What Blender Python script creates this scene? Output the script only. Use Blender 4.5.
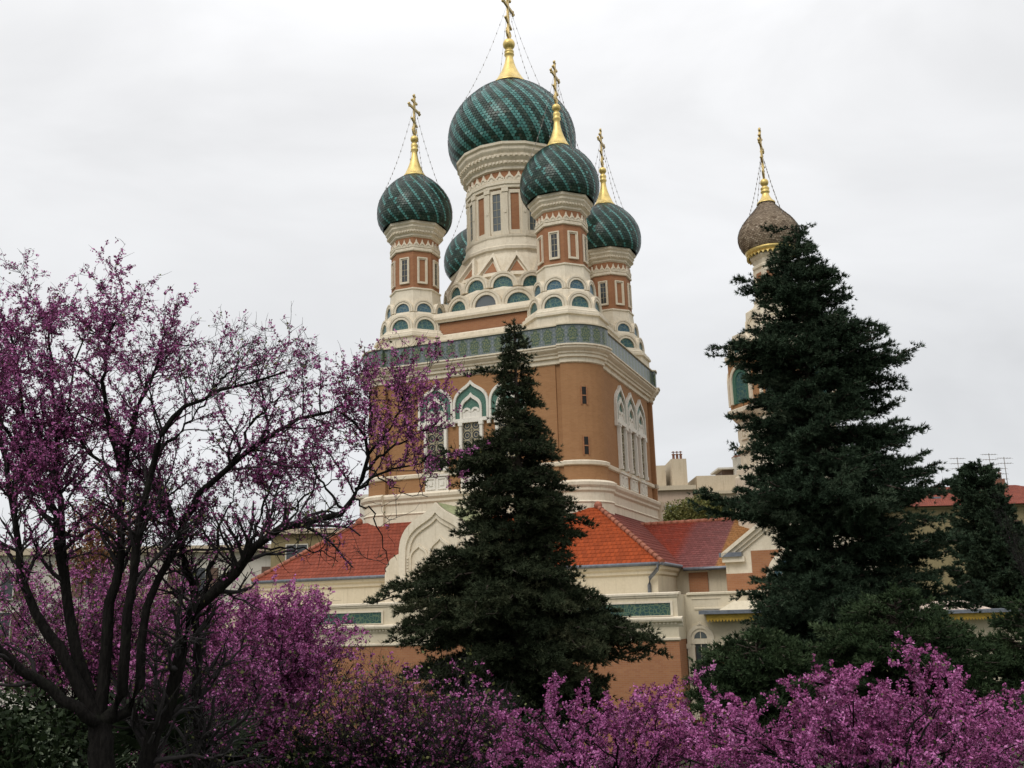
import bpy, math, random
import numpy as np
from mathutils import Vector, Matrix

for o in list(bpy.data.objects):
    bpy.data.objects.remove(o)
scene = bpy.context.scene
COL = scene.collection
R = math.radians
PI = math.pi
E = 5.5                                    # eye height above the cathedral garden
PITCH, ROLL, FOC = R(13.21), R(1.64), 1000.0

# ------------------------------------------------------------------ camera
cam_d = bpy.data.cameras.new('camera')
cam_d.sensor_width = 36.0
cam_d.lens = 36.0 * FOC / 1024.0
cam_d.clip_start = 0.1
cam_d.clip_end = 4000
cam = bpy.data.objects.new('camera', cam_d)
COL.objects.link(cam)
cam.matrix_world = Matrix.Translation((0, 0, E)) @ Matrix.Rotation(R(90) + PITCH, 4, 'X') @ Matrix.Rotation(-ROLL, 4, 'Z')
scene.camera = cam

# ------------------------------------------------------------------ light
SUN_EL, SUN_AZ = R(48), R(212)             # azimuth clockwise from +Y: behind the camera, to the left
world = bpy.data.worlds.new('World')
scene.world = world
world.use_nodes = True
wn, wl = world.node_tree.nodes, world.node_tree.links
wn.clear()


def wnode(t, **kw):
    n = wn.new(t)
    for k, v in kw.items():
        setattr(n, k, v)
    return n


wo = wnode('ShaderNodeOutputWorld')
bg = wnode('ShaderNodeBackground')
bg.inputs['Strength'].default_value = 0.1
sky = wnode('ShaderNodeTexSky')
sky.sky_type = 'NISHITA'
sky.sun_disc = False
sky.sun_elevation = SUN_EL
sky.sun_rotation = SUN_AZ
tc = wnode('ShaderNodeTexCoord')
sep = wnode('ShaderNodeSeparateXYZ')
wl.new(tc.outputs['Generated'], sep.inputs[0])
# cloud deck: brightness by elevation, broken by soft noise
ramp = wnode('ShaderNodeValToRGB')
ramp.color_ramp.interpolation = 'B_SPLINE'
cr = ramp.color_ramp.elements
cr[0].position, cr[0].color = 0.0, (0.365, 0.371, 0.38, 1)
cr[1].position, cr[1].color = 1.0, (0.95, 0.95, 0.965, 1)
e_ = cr.new(0.35); e_.color = (0.435, 0.4375, 0.4425, 1)
e_ = cr.new(0.62); e_.color = (0.48, 0.48, 0.485, 1)
wl.new(sep.outputs['Z'], ramp.inputs[0])
mp = wnode('ShaderNodeMapping')
mp.inputs['Scale'].default_value = (1.0, 1.0, 2.6)
mp.inputs['Location'].default_value = (0.3, 0.1, 0.4)
wl.new(tc.outputs['Generated'], mp.inputs[0])
nz = wnode('ShaderNodeTexNoise')
nz.inputs['Scale'].default_value = 2.1
nz.inputs['Detail'].default_value = 5
nz.inputs['Roughness'].default_value = 0.52
nz.inputs['Distortion'].default_value = 0.5
wl.new(mp.outputs[0], nz.inputs['Vector'])
mr = wnode('ShaderNodeMapRange')
mr.inputs['From Min'].default_value = 0.32
mr.inputs['From Max'].default_value = 0.66
mr.inputs['To Min'].default_value = 17.8
mr.inputs['To Max'].default_value = 22.4
wl.new(nz.outputs['Fac'], mr.inputs['Value'])
mul = wnode('ShaderNodeVectorMath', operation='SCALE')
wl.new(ramp.outputs[0], mul.inputs[0])
wl.new(mr.outputs[0], mul.inputs['Scale'])
mix = wnode('ShaderNodeMix', data_type='RGBA')
mix.inputs['Factor'].default_value = 0.94
wl.new(sky.outputs[0], mix.inputs[6])
wl.new(mul.outputs[0], mix.inputs[7])
wl.new(mix.outputs[2], bg.inputs['Color'])
wl.new(bg.outputs[0], wo.inputs[0])

sun_d = bpy.data.lights.new('sun', 'SUN')
sun_d.energy = 1.3
sun_d.angle = R(25)
sun_d.color = (1.0, 0.96, 0.9)
sun = bpy.data.objects.new('sun', sun_d)
COL.objects.link(sun)
sd = Vector((math.sin(SUN_AZ) * math.cos(SUN_EL), math.cos(SUN_AZ) * math.cos(SUN_EL), math.sin(SUN_EL)))
sun.rotation_euler = (-sd).to_track_quat('-Z', 'Y').to_euler()
sun.location = sd * 100

scene.view_settings.view_transform = 'Standard'
scene.view_settings.look = 'None'
scene.view_settings.exposure = 0.0
scene.view_settings.gamma = 1.0
scene.view_settings.use_curve_mapping = False
scene.cycles.max_bounces = 5
scene.cycles.diffuse_bounces = 3
scene.cycles.glossy_bounces = 2
scene.cycles.transparent_max_bounces = 4
scene.cycles.use_denoising = True

# ------------------------------------------------------------------ helpers


def at(px, py, dep):
    """world point at depth dep (metres along +Y) on the line of sight of a pixel"""
    a = (px - 512) / FOC
    b = (384 - py) / FOC
    a, b = a * math.cos(ROLL) + b * math.sin(ROLL), -a * math.sin(ROLL) + b * math.cos(ROLL)
    d = Vector((a, math.cos(PITCH) - b * math.sin(PITCH), math.sin(PITCH) + b * math.cos(PITCH)))
    return d * (dep / d.y) + Vector((0, 0, E))


def tag(o, label=None, cat=None, group=None, kind=None):
    for k, v in (('label', label), ('category', cat), ('group', group), ('kind', kind)):
        if v:
            o[k] = v
    return o


def empty(name, loc, rz=0, parent=None):
    o = bpy.data.objects.new(name, None)
    COL.objects.link(o)
    o.location = loc
    o.rotation_euler = (0, 0, rz)
    o.parent = parent
    o.empty_display_size = 0.3
    return o


def copy_tree(o, parent=None, loc=None, rz=None):
    c = o.copy()
    COL.objects.link(c)
    c.parent = parent
    if loc is not None:
        c.location = loc
    if rz is not None:
        c.rotation_euler = (0, 0, rz)
    for ch in list(o.children):
        copy_tree(ch, c)
    return c


class MB:
    def __init__(self, dz=0.0):
        self.v, self.f, self.m, self.uv, self.sm = [], [], [], [], []
        self.M = None
        self.dz = dz

    def vert(self, p):
        p = Vector(p)
        if self.M is not None:
            p = self.M @ p
        self.v.append((p.x, p.y, p.z + self.dz))
        return len(self.v) - 1

    def face(self, idx, m=0, uv=None, smooth=False):
        self.f.append(tuple(idx))
        self.m.append(m)
        self.uv.append(uv)
        self.sm.append(smooth)

    def poly(self, pts, m=0, uv=None):
        self.face([self.vert(p) for p in pts], m, uv)

    def box(self, x0, x1, y0, y1, z0, z1, m=0):
        c = [self.vert(p) for p in ((x0, y0, z0), (x1, y0, z0), (x1, y1, z0), (x0, y1, z0), (x0, y0, z1), (x1, y0, z1), (x1, y1, z1), (x0, y1, z1))]
        for q in ((3, 2, 1, 0), (4, 5, 6, 7), (0, 1, 5, 4), (1, 2, 6, 5), (2, 3, 7, 6), (3, 0, 4, 7)):
            self.face([c[i] for i in q], m)

    def loft(self, loops, m=0, closed=True, smooth=False, cap0=False, cap1=False, us=None, vs=None):
        """loops: lists of equally many points; ms may be a list per band"""
        n = len(loops[0])
        ids = [[self.vert(p) for p in lp] for lp in loops]
        for j in range(len(loops) - 1):
            mm = m[j] if isinstance(m, (list, tuple)) else m
            for i in range(n if closed else n - 1):
                k = (i + 1) % n
                uv = None
                if us is not None:
                    u1 = us[i + 1]
                    uv = ((us[i], vs[j]), (u1, vs[j]), (u1, vs[j + 1]), (us[i], vs[j + 1]))
                self.face((ids[j][i], ids[j][k], ids[j + 1][k], ids[j + 1][i]), mm, uv, smooth)
        if cap0:
            self.face(ids[0][::-1], m[0] if isinstance(m, (list, tuple)) else m)
        if cap1:
            self.face(ids[-1], m[-1] if isinstance(m, (list, tuple)) else m)

    def lathe(self, prof, n=24, ph=0.0, c=(0, 0), m=0, smooth=True, cap0=False, cap1=False):
        loops = [[(c[0] + r * math.cos(ph + 2 * PI * i / n), c[1] + r * math.sin(ph + 2 * PI * i / n), z) for i in range(n)] for r, z in prof]
        self.loft(loops, m, True, smooth, cap0, cap1)

    def tube(self, pts, rad, n=6, m=0, smooth=True, cap=True):
        pts = [Vector(p) for p in pts]
        loops = []
        for i, p in enumerate(pts):
            t = (pts[min(i + 1, len(pts) - 1)] - pts[max(i - 1, 0)]).normalized()
            ref = Vector((0, 0, 1)) if abs(t.z) < 0.9 else Vector((1, 0, 0))
            x = t.cross(ref).normalized()
            y = x.cross(t)
            r = rad[i] if isinstance(rad, (list, tuple)) else rad
            loops.append([p + (x * math.cos(2 * PI * k / n) + y * math.sin(2 * PI * k / n)) * r for k in range(n)])
        self.loft(loops, m, True, smooth, cap, cap)

    def ball(self, c, r, n=8, m=0):
        self.lathe([(r * math.sin(PI * j / 6) + 1e-4, c[2] - r * math.cos(PI * j / 6)) for j in range(7)], n, 0, c[:2], m, True)

    # --- shapes on a facade seen from -Y: x right, z up, y = depth (negative is proud of the wall)
    def ring(self, inner, outer, y0, y1, m=0):
        """solid band between two open outlines (lists of (x, z)) from depth y0 (back) to y1 (front)"""
        n = len(inner)
        a = [self.vert((p[0], y1, p[1])) for p in inner]
        b = [self.vert((p[0], y1, p[1])) for p in outer]
        c = [self.vert((p[0], y0, p[1])) for p in inner]
        d = [self.vert((p[0], y0, p[1])) for p in outer]
        for i in range(n - 1):
            self.face((a[i], a[i + 1], b[i + 1], b[i]), m)
            self.face((b[i], b[i + 1], d[i + 1], d[i]), m)
            self.face((c[i], c[i + 1], a[i + 1], a[i]), m)
        self.face((a[0], b[0], d[0], c[0]), m)
        self.face((a[-1], c[-1], d[-1], b[-1]), m)

    def plate(self, outline, y0, y1, m=0):
        """solid slab with outline (x, z) between depths"""
        a = [self.vert((p[0], y1, p[1])) for p in outline]
        c = [self.vert((p[0], y0, p[1])) for p in outline]
        self.face(a, m)
        n = len(a)
        for i in range(n):
            k = (i + 1) % n
            self.face((a[k], a[i], c[i], c[k]), m)

    def build(self, name, mats, parent=None):
        me = bpy.data.meshes.new(name)
        me.from_pydata(self.v, [], self.f)
        for mt in (mats if isinstance(mats, (list, tuple)) else [mats]):
            me.materials.append(mt)
        me.polygons.foreach_set('material_index', self.m)
        me.polygons.foreach_set('use_smooth', self.sm)
        if any(u is not None for u in self.uv):
            ul = me.uv_layers.new(name='UVMap')
            k = 0
            for fi, u in zip(self.f, self.uv):
                for j in range(len(fi)):
                    if u is not None:
                        ul.data[k].uv = u[j]
                    k += 1
        me.update()
        # consistent outward normals
        import bmesh
        bm = bmesh.new()
        bm.from_mesh(me)
        bmesh.ops.recalc_face_normals(bm, faces=bm.faces)
        bm.to_mesh(me)
        bm.free()
        o = bpy.data.objects.new(name, me)
        COL.objects.link(o)
        o.parent = parent
        return o


def build_np(name, V, F, mats, parent=None, tone=None, mi=None, smooth=False):
    """V (n,3), F (m,k) arrays -> mesh object; tone: one float per face"""
    me = bpy.data.meshes.new(name)
    k = F.shape[1]
    me.vertices.add(len(V))
    me.vertices.foreach_set('co', np.ascontiguousarray(V, dtype=np.float32).ravel())
    me.loops.add(F.size)
    me.loops.foreach_set('vertex_index', np.ascontiguousarray(F, dtype=np.int32).ravel())
    me.polygons.add(len(F))
    me.polygons.foreach_set('loop_start', np.arange(0, F.size, k, dtype=np.int32))
    me.polygons.foreach_set('loop_total', np.full(len(F), k, dtype=np.int32))
    for mt in (mats if isinstance(mats, (list, tuple)) else [mats]):
        me.materials.append(mt)
    if mi is not None:
        me.polygons.foreach_set('material_index', np.asarray(mi, dtype=np.int32))
    if smooth:
        me.polygons.foreach_set('use_smooth', np.ones(len(F), dtype=bool))
    if tone is not None:
        at_ = me.attributes.new('tone', 'FLOAT', 'FACE')
        at_.data.foreach_set('value', np.asarray(tone, dtype=np.float32))
    me.update(calc_edges=True)
    me.validate()
    o = bpy.data.objects.new(name, me)
    COL.objects.link(o)
    o.parent = parent
    return o


# ------------------------------------------------------------------ materials


class NT:
    def __init__(self, name):
        self.mat = bpy.data.materials.new(name)
        self.mat.use_nodes = True
        self.n, self.l = self.mat.node_tree.nodes, self.mat.node_tree.links
        self.b = self.n['Principled BSDF']

    def add(self, t, **kw):
        n = self.n.new(t)
        for k, v in kw.items():
            setattr(n, k, v)
        return n

    def math(self, op, a, b=None, c=None):
        n = self.add('ShaderNodeMath', operation=op)
        for i, x in enumerate((a, b, c)):
            if x is None:
                continue
            if isinstance(x, (int, float)):
                n.inputs[i].default_value = x
            else:
                self.l.new(x, n.inputs[i])
        return n.outputs[0]

    def mix(self, f, a, b):
        n = self.add('ShaderNodeMix', data_type='RGBA')
        for i, x in ((0, f), (6, a), (7, b)):
            if isinstance(x, (int, float)):
                n.inputs[i].default_value = x
            elif isinstance(x, tuple):
                n.inputs[i].default_value = (*x, 1)
            else:
                self.l.new(x, n.inputs[i])
        return n.outputs[2]

    def noise(self, vec, scale, detail=4, rough=0.55):
        n = self.add('ShaderNodeTexNoise')
        n.inputs['Scale'].default_value = scale
        n.inputs['Detail'].default_value = detail
        n.inputs['Roughness'].default_value = rough
        if vec is not None:
            self.l.new(vec, n.inputs['Vector'])
        return n.outputs['Fac']

    def rng(self, v, a, b, c=0.0, d=1.0):
        n = self.add('ShaderNodeMapRange')
        for i, x in enumerate((a, b, c, d)):
            n.inputs[i + 1].default_value = x
        self.l.new(v, n.inputs[0])
        return n.outputs[0]

    def obj(self):
        return self.add('ShaderNodeTexCoord').outputs['Object']

    def bump(self, h, s=0.3, dist=0.02):
        n = self.add('ShaderNodeBump')
        n.inputs['Strength'].default_value = s
        n.inputs['Distance'].default_value = dist
        self.l.new(h, n.inputs['Height'])
        self.l.new(n.outputs[0], self.b.inputs['Normal'])

    def out(self, col, rough=0.8, metal=0.0, spec=None):
        if isinstance(col, tuple):
            self.b.inputs['Base Color'].default_value = (*col, 1)
        else:
            self.l.new(col, self.b.inputs['Base Color'])
        self.b.inputs['Roughness'].default_value = rough
        self.b.inputs['Metallic'].default_value = metal
        if spec is not None:
            self.b.inputs['Specular IOR Level'].default_value = spec
        return self.mat


def plaster(name, col, stain, amt=0.5):
    t = NT(name)
    o = t.obj()
    m = t.add('ShaderNodeMapping')
    m.inputs['Scale'].default_value = (1, 1, 0.28)
    t.l.new(o, m.inputs[0])
    a = t.noise(m.outputs[0], 1.6, 6, 0.62)
    b = t.noise(o, 9, 4, 0.6)
    f = t.rng(a, 0.48, 0.78, 0, amt)
    c = t.mix(f, col, stain)
    m2 = t.add('ShaderNodeMapping')
    m2.inputs['Scale'].default_value = (1, 1, 0.06)
    t.l.new(o, m2.inputs[0])
    d = t.noise(m2.outputs[0], 5.5, 5, 0.7)
    c = t.mix(t.rng(d, 0.55, 0.75, 0, 0.5), c, tuple(x * 0.7 for x in stain))
    c = t.mix(t.rng(b, 0.35, 0.7, 0, 0.22), c, tuple(x * 0.8 for x in stain))
    t.bump(b, 0.15, 0.02)
    return t.out(c, 0.85, spec=0.3)


def brickm(name, col, col2, mortar, w=0.24, h=0.075):
    t = NT(name)
    o = t.obj()
    s = t.add('ShaderNodeSeparateXYZ')
    t.l.new(o, s.inputs[0])
    u = t.math('ADD', s.outputs['X'], s.outputs['Y'])
    cmb = t.add('ShaderNodeCombineXYZ')
    t.l.new(u, cmb.inputs[0])
    t.l.new(s.outputs['Z'], cmb.inputs[1])
    b = t.add('ShaderNodeTexBrick')
    b.inputs['Scale'].default_value = 1.0
    b.inputs['Brick Width'].default_value = w
    b.inputs['Row Height'].default_value = h
    b.inputs['Mortar Size'].default_value = 0.008
    b.inputs['Color1'].default_value = (*col, 1)
    b.inputs['Color2'].default_value = (*col2, 1)
    b.inputs['Mortar'].default_value = (*mortar, 1)
    t.l.new(cmb.outputs[0], b.inputs['Vector'])
    n1 = t.noise(o, 0.7, 5, 0.6)
    # long horizontal bands of slightly different courses
    cb = t.add('ShaderNodeCombineXYZ')
    t.l.new(t.math('MULTIPLY', u, 0.05), cb.inputs[0])
    t.l.new(s.outputs['Z'], cb.inputs[1])
    n2 = t.noise(cb.outputs[0], 3.2, 4, 0.7)
    c = t.mix(t.rng(n1, 0.35, 0.7, 0, 0.3), b.outputs['Color'], tuple(x * 0.72 for x in col2))
    c = t.mix(t.rng(n2, 0.35, 0.65, 0, 0.35), c, tuple(x * 0.78 for x in col))
    t.bump(b.outputs['Fac'], -0.25, 0.01)
    return t.out(c, 0.88, spec=0.25)


def tilem(name, base, light, dark, accent, scale=5.0, rough=0.35):
    """glazed tile ornament: curling leaves on a coloured ground"""
    t = NT(name)
    o = t.obj()
    n = t.add('ShaderNodeTexNoise')
    n.inputs['Scale'].default_value = 2.0
    t.l.new(o, n.inputs['Vector'])
    vm = t.add('ShaderNodeVectorMath', operation='MULTIPLY_ADD')
    t.l.new(n.outputs['Color'], vm.inputs[0])
    vm.inputs[1].default_value = (0.35, 0.35, 0.35)
    t.l.new(o, vm.inputs[2])
    v = t.add('ShaderNodeTexVoronoi', feature='DISTANCE_TO_EDGE')
    v.inputs['Scale'].default_value = scale
    t.l.new(vm.outputs[0], v.inputs['Vector'])
    v2 = t.add('ShaderNodeTexVoronoi', feature='F1')
    v2.inputs['Scale'].default_value = scale
    t.l.new(vm.outputs[0], v2.inputs['Vector'])
    w = t.math('SINE', t.math('MULTIPLY', v2.outputs['Distance'], 22.0))
    c = t.mix(t.rng(w, 0.1, 0.7), base, dark)
    c = t.mix(t.rng(v2.outputs['Distance'], 0.16, 0.1), c, accent)
    c = t.mix(t.rng(v.outputs['Distance'], 0.09, 0.05), c, light)
    return t.out(c, rough, spec=0.5)


def friezem(name):
    """repeating upright medallions between pale pilaster tiles, in UV metres"""
    t = NT(name)
    uv = t.add('ShaderNodeUVMap').outputs[0]
    s = t.add('ShaderNodeSeparateXYZ')
    t.l.new(uv, s.inputs[0])
    x = t.math('SUBTRACT', t.math('FRACT', t.math('DIVIDE', s.outputs['X'], 0.70)), 0.5)
    ax = t.math('ABSOLUTE', x)
    y = t.math('SUBTRACT', s.outputs['Y'], 0.5)
    ay = t.math('ABSOLUTE', y)
    ns0 = t.noise(uv, 7, 3, 0.6)
    wob = t.math('MULTIPLY', t.math('SUBTRACT', ns0, 0.5), 0.22)
    d = t.math('SQRT', t.math('ADD', t.math('POWER', t.math('MULTIPLY', ax, 1.12), 2.0), t.math('POWER', t.math('MULTIPLY', ay, 0.95), 2.0)))
    ang = t.math('ARCTAN2', y, ax)
    pet = t.math('MULTIPLY', t.math('SINE', t.math('MULTIPLY', ang, 8.0)), 0.05)
    d2 = t.math('ADD', t.math('ADD', d, pet), wob)
    wave = t.math('SINE', t.math('MULTIPLY', d2, 34.0))
    ns = t.noise(uv, 12, 3, 0.7)
    c = t.mix(t.rng(ns, 0.4, 0.6), (0.07, 0.095, 0.10), (0.15, 0.175, 0.175))
    leaf = t.mix(t.rng(wave, -0.3, 0.6), (0.04, 0.07, 0.04), (0.17, 0.19, 0.085))
    leaf = t.mix(t.rng(ns, 0.52, 0.62), leaf, (0.03, 0.07, 0.075))
    c = t.mix(t.rng(d2, 0.43, 0.39), c, leaf)
    side = t.math('SINE', t.math('MULTIPLY', s.outputs['Y'], 30.0))
    c = t.mix(t.rng(ax, 0.44, 0.455), c, t.mix(t.rng(side, -0.2, 0.6), (0.11, 0.14, 0.15), (0.2, 0.22, 0.22)))
    c = t.mix(t.rng(ay, 0.43, 0.45), c, (0.07, 0.11, 0.11))
    return t.out(c, 0.35)


def roofm(name, stops, pu=0.22, pv=0.3, rough=0.55):
    """clay tiles in UV metres; stops: colour bands along u"""
    t = NT(name)
    uv = t.add('ShaderNodeUVMap').outputs[0]
    s = t.add('ShaderNodeSeparateXYZ')
    t.l.new(uv, s.inputs[0])
    vv = t.math('DIVIDE', s.outputs['Y'], pv)
    row = t.math('FLOOR', vv)
    uu = t.math('ADD', t.math('DIVIDE', s.outputs['X'], pu), t.math('MULTIPLY', row, 0.5))
    cmb = t.add('ShaderNodeCombineXYZ')
    t.l.new(t.math('FLOOR', uu), cmb.inputs[0])
    t.l.new(row, cmb.inputs[1])
    wn_ = t.add('ShaderNodeTexWhiteNoise', noise_dimensions='2D')
    t.l.new(cmb.outputs[0], wn_.inputs['Vector'])
    fu = t.math('SUBTRACT', t.math('FRACT', uu), 0.5)
    fv = t.math('FRACT', vv)
    dome = t.math('SUBTRACT', 1.0, t.math('MULTIPLY', t.math('POWER', fu, 2.0), 4.0))
    h = t.math('ADD', t.math('MULTIPLY', dome, 0.7), t.math('MULTIPLY', t.math('SUBTRACT', 1.0, fv), 0.6))
    ramp = t.add('ShaderNodeValToRGB')
    ramp.color_ramp.interpolation = 'LINEAR'
    el = ramp.color_ramp.elements
    umax = stops[-1][0]
    for i, (u, c) in enumerate(stops):
        if i < 2:
            e = el[i]
            e.position = u / umax
        else:
            e = el.new(u / umax)
        e.color = (*c, 1)
    t.l.new(t.math('DIVIDE', s.outputs['X'], umax), ramp.inputs[0])
    col = ramp.outputs[0]
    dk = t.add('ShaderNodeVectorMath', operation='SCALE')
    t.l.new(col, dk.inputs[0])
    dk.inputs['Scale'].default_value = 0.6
    lt = t.add('ShaderNodeVectorMath', operation='SCALE')
    t.l.new(col, lt.inputs[0])
    lt.inputs['Scale'].default_value = 1.3
    c = t.mix(wn_.outputs['Value'], dk.outputs[0], lt.outputs[0])
    c = t.mix(0.55, c, col)
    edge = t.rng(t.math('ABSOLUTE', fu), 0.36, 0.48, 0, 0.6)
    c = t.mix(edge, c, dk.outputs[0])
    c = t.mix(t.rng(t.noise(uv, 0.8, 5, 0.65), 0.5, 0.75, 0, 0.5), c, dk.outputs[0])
    t.bump(h, 0.8, 0.05)
    return t.out(c, 0.8, spec=0.2)


def leafm(name, cols, rough=0.7, attr=True, spec=0.25):
    t = NT(name)
    if attr:
        a = t.add('ShaderNodeAttribute')
        a.attribute_name = 'tone'
        f = a.outputs['Fac']
    else:
        f = t.add('ShaderNodeNewGeometry').outputs['Random Per Island']
    ramp = t.add('ShaderNodeValToRGB')
    el = ramp.color_ramp.elements
    for i, c in enumerate(cols):
        p = i / (len(cols) - 1)
        if i == 0:
            e = el[0]
        elif i == len(cols) - 1:
            e = el[-1]
        else:
            e = el.new(p)
        e.position = p
        e.color = (*c, 1)
    t.l.new(f, ramp.inputs[0])
    return t.out(ramp.outputs[0], rough, spec=spec)


def flat(name, col, rough=0.6, metal=0.0, var=0.15, scale=6):
    t = NT(name)
    n = t.noise(t.obj(), scale, 4, 0.6)
    c = t.mix(t.rng(n, 0.35, 0.7), tuple(x * (1 + var * 0.5) for x in col), tuple(x * (1 - var) for x in col))
    return t.out(c, rough, metal)


def glass(name, col=(0.03, 0.035, 0.04)):
    return NT(name).out(col, 0.12, spec=0.6)


CREAM = plaster('cream_stone', (0.72, 0.64, 0.505), (0.46, 0.375, 0.25), 0.5)
CREAM2 = plaster('cream_stucco', (0.62, 0.545, 0.405), (0.50, 0.42, 0.29), 0.45)
WHITE = plaster('white_stone', (0.74, 0.70, 0.62), (0.5, 0.46, 0.38), 0.35)
BRICK = brickm('ochre_brick', (0.37, 0.19, 0.085), (0.315, 0.156, 0.068), (0.33, 0.20, 0.11))
BRICKR = brickm('red_brick', (0.37, 0.17, 0.078), (0.31, 0.13, 0.062), (0.33, 0.2, 0.13))
DOMED = leafm('dark_green_tile', [(0.010, 0.022, 0.017), (0.02, 0.042, 0.032), (0.036, 0.066, 0.05), (0.075, 0.09, 0.07)], 0.3)
DOMET = leafm('turquoise_tile', [(0.04, 0.145, 0.13), (0.07, 0.21, 0.19), (0.10, 0.27, 0.245), (0.17, 0.34, 0.31)], 0.28)
SHING = leafm('brown_shingle', [(0.15, 0.105, 0.07), (0.24, 0.18, 0.125), (0.32, 0.25, 0.175), (0.44, 0.36, 0.27)], 0.75)
GOLD = flat('gold_leaf', (0.72, 0.54, 0.19), 0.42, 0.6, 0.25, 3)
GOLDC = flat('old_gold', (0.56, 0.42, 0.18), 0.45, 0.7, 0.4, 5)
CHAIN = flat('chain_metal', (0.22, 0.2, 0.18), 0.5, 0.6)
FRIEZE = friezem('majolica_frieze')
TEAL = tilem('teal_majolica', (0.022, 0.10, 0.105), (0.11, 0.18, 0.13), (0.015, 0.05, 0.085), (0.045, 0.16, 0.19), 6)
BLUE = tilem('blue_majolica', (0.035, 0.115, 0.17), (0.14, 0.2, 0.19), (0.02, 0.06, 0.11), (0.07, 0.19, 0.235), 7)
ARAB = tilem('green_arabesque_tile', (0.02, 0.075, 0.06), (0.10, 0.15, 0.085), (0.012, 0.04, 0.05), (0.10, 0.13, 0.055), 6)
GREENT = tilem('green_band_tile', (0.04, 0.13, 0.09), (0.085, 0.18, 0.13), (0.03, 0.09, 0.07), (0.05, 0.14, 0.10), 12)
GLASS = glass('dark_glass')
GLASS2 = glass('grey_glass', (0.10, 0.115, 0.12))
LATT = flat('lattice_paint', (0.36, 0.31, 0.2), 0.6)
ZINC = flat('zinc', (0.17, 0.185, 0.21), 0.45, 0.5, 0.3)
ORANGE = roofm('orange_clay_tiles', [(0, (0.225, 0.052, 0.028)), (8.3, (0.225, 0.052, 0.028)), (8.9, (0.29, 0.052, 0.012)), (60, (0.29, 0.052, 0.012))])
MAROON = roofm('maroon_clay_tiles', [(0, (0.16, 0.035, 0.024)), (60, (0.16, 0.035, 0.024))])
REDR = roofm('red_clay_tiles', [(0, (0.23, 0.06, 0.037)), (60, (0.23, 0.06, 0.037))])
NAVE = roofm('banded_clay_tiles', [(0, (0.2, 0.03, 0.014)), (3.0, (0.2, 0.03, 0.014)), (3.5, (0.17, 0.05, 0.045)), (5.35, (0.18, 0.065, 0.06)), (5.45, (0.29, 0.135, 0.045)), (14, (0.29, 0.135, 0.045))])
RIDGE = flat('ridge_clay', (0.30, 0.10, 0.055), 0.7, 0, 0.35, 4)
YELLOW = flat('yellow_wood', (0.52, 0.33, 0.04), 0.6, 0, 0.25)
def barkm(name, col, col2):
    t = NT(name)
    o = t.obj()
    m = t.add('ShaderNodeMapping')
    m.inputs['Scale'].default_value = (1, 1, 0.22)
    t.l.new(o, m.inputs[0])
    a = t.noise(m.outputs[0], 42, 5, 0.65)
    b_ = t.noise(o, 5, 4, 0.6)
    c = t.mix(t.rng(a, 0.4, 0.65), col, col2)
    c = t.mix(t.rng(b_, 0.55, 0.75, 0, 0.6), c, (0.022, 0.026, 0.016))
    t.bump(a, 0.9, 0.02)
    return t.out(c, 0.95, spec=0.1)


BARK = barkm('dark_bark', (0.006, 0.0052, 0.0048), (0.016, 0.014, 0.0125))
BARKT = flat('twig_bark', (0.014, 0.0105, 0.0105), 0.9, 0, 0.4, 20)
BARKC = flat('conifer_bark', (0.05, 0.036, 0.026), 0.9, 0, 0.4, 14)
PINK = leafm('redbud_blossom', [(0.085, 0.022, 0.05), (0.19, 0.042, 0.12), (0.32, 0.074, 0.22), (0.42, 0.12, 0.315), (0.48, 0.19, 0.38)], 0.6)
OLIVEL = leafm('young_leaf', [(0.06, 0.07, 0.02), (0.10, 0.11, 0.03), (0.14, 0.12, 0.04)], 0.6)
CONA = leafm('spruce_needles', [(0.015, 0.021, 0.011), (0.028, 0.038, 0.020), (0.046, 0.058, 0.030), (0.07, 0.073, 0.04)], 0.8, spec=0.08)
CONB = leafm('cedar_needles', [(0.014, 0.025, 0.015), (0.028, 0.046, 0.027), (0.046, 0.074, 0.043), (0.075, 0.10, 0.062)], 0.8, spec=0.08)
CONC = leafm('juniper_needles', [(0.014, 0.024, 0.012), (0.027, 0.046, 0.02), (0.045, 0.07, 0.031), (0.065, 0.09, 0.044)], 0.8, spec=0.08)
OLIVE = leafm('olive_leaves', [(0.09, 0.10, 0.025), (0.15, 0.16, 0.04), (0.2, 0.2, 0.055), (0.25, 0.24, 0.09)], 0.7)
SHRUBL = leafm('shrub_leaves', [(0.006, 0.012, 0.004), (0.013, 0.023, 0.008), (0.026, 0.04, 0.014)], 0.65, spec=0.1)
PALMF = leafm('palm_frond', [(0.010, 0.018, 0.008), (0.018, 0.03, 0.013), (0.035, 0.052, 0.024)], 0.6, spec=0.12)
GRASS = flat('garden_grass', (0.035, 0.05, 0.018), 0.95, 0, 0.5, 0.8)
COPPER = leafm('copper_leaves', [(0.09, 0.035, 0.015), (0.16, 0.07, 0.025), (0.22, 0.11, 0.03)], 0.6)

# ------------------------------------------------------------------ ground


def ground_h(x, y):
    t = min(max((y - 3) / 24.0, 0), 1)
    return 3.85 * (1 - t) ** 1.7


g = MB()
ys = [-300, -60, -10, 0, 3] + [3 + 24 * i / 16 for i in range(1, 17)] + [60, 120, 300, 900, 2500]
xs = [-2500, -600, -150, -60, -30, -15, 0, 15, 30, 60, 150, 600, 2500]
g.loft([[(x, y, ground_h(x, y)) for x in xs] for y in ys], 0, closed=False, smooth=True)
tag(g.build('ground', GRASS), kind='structure')

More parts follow.
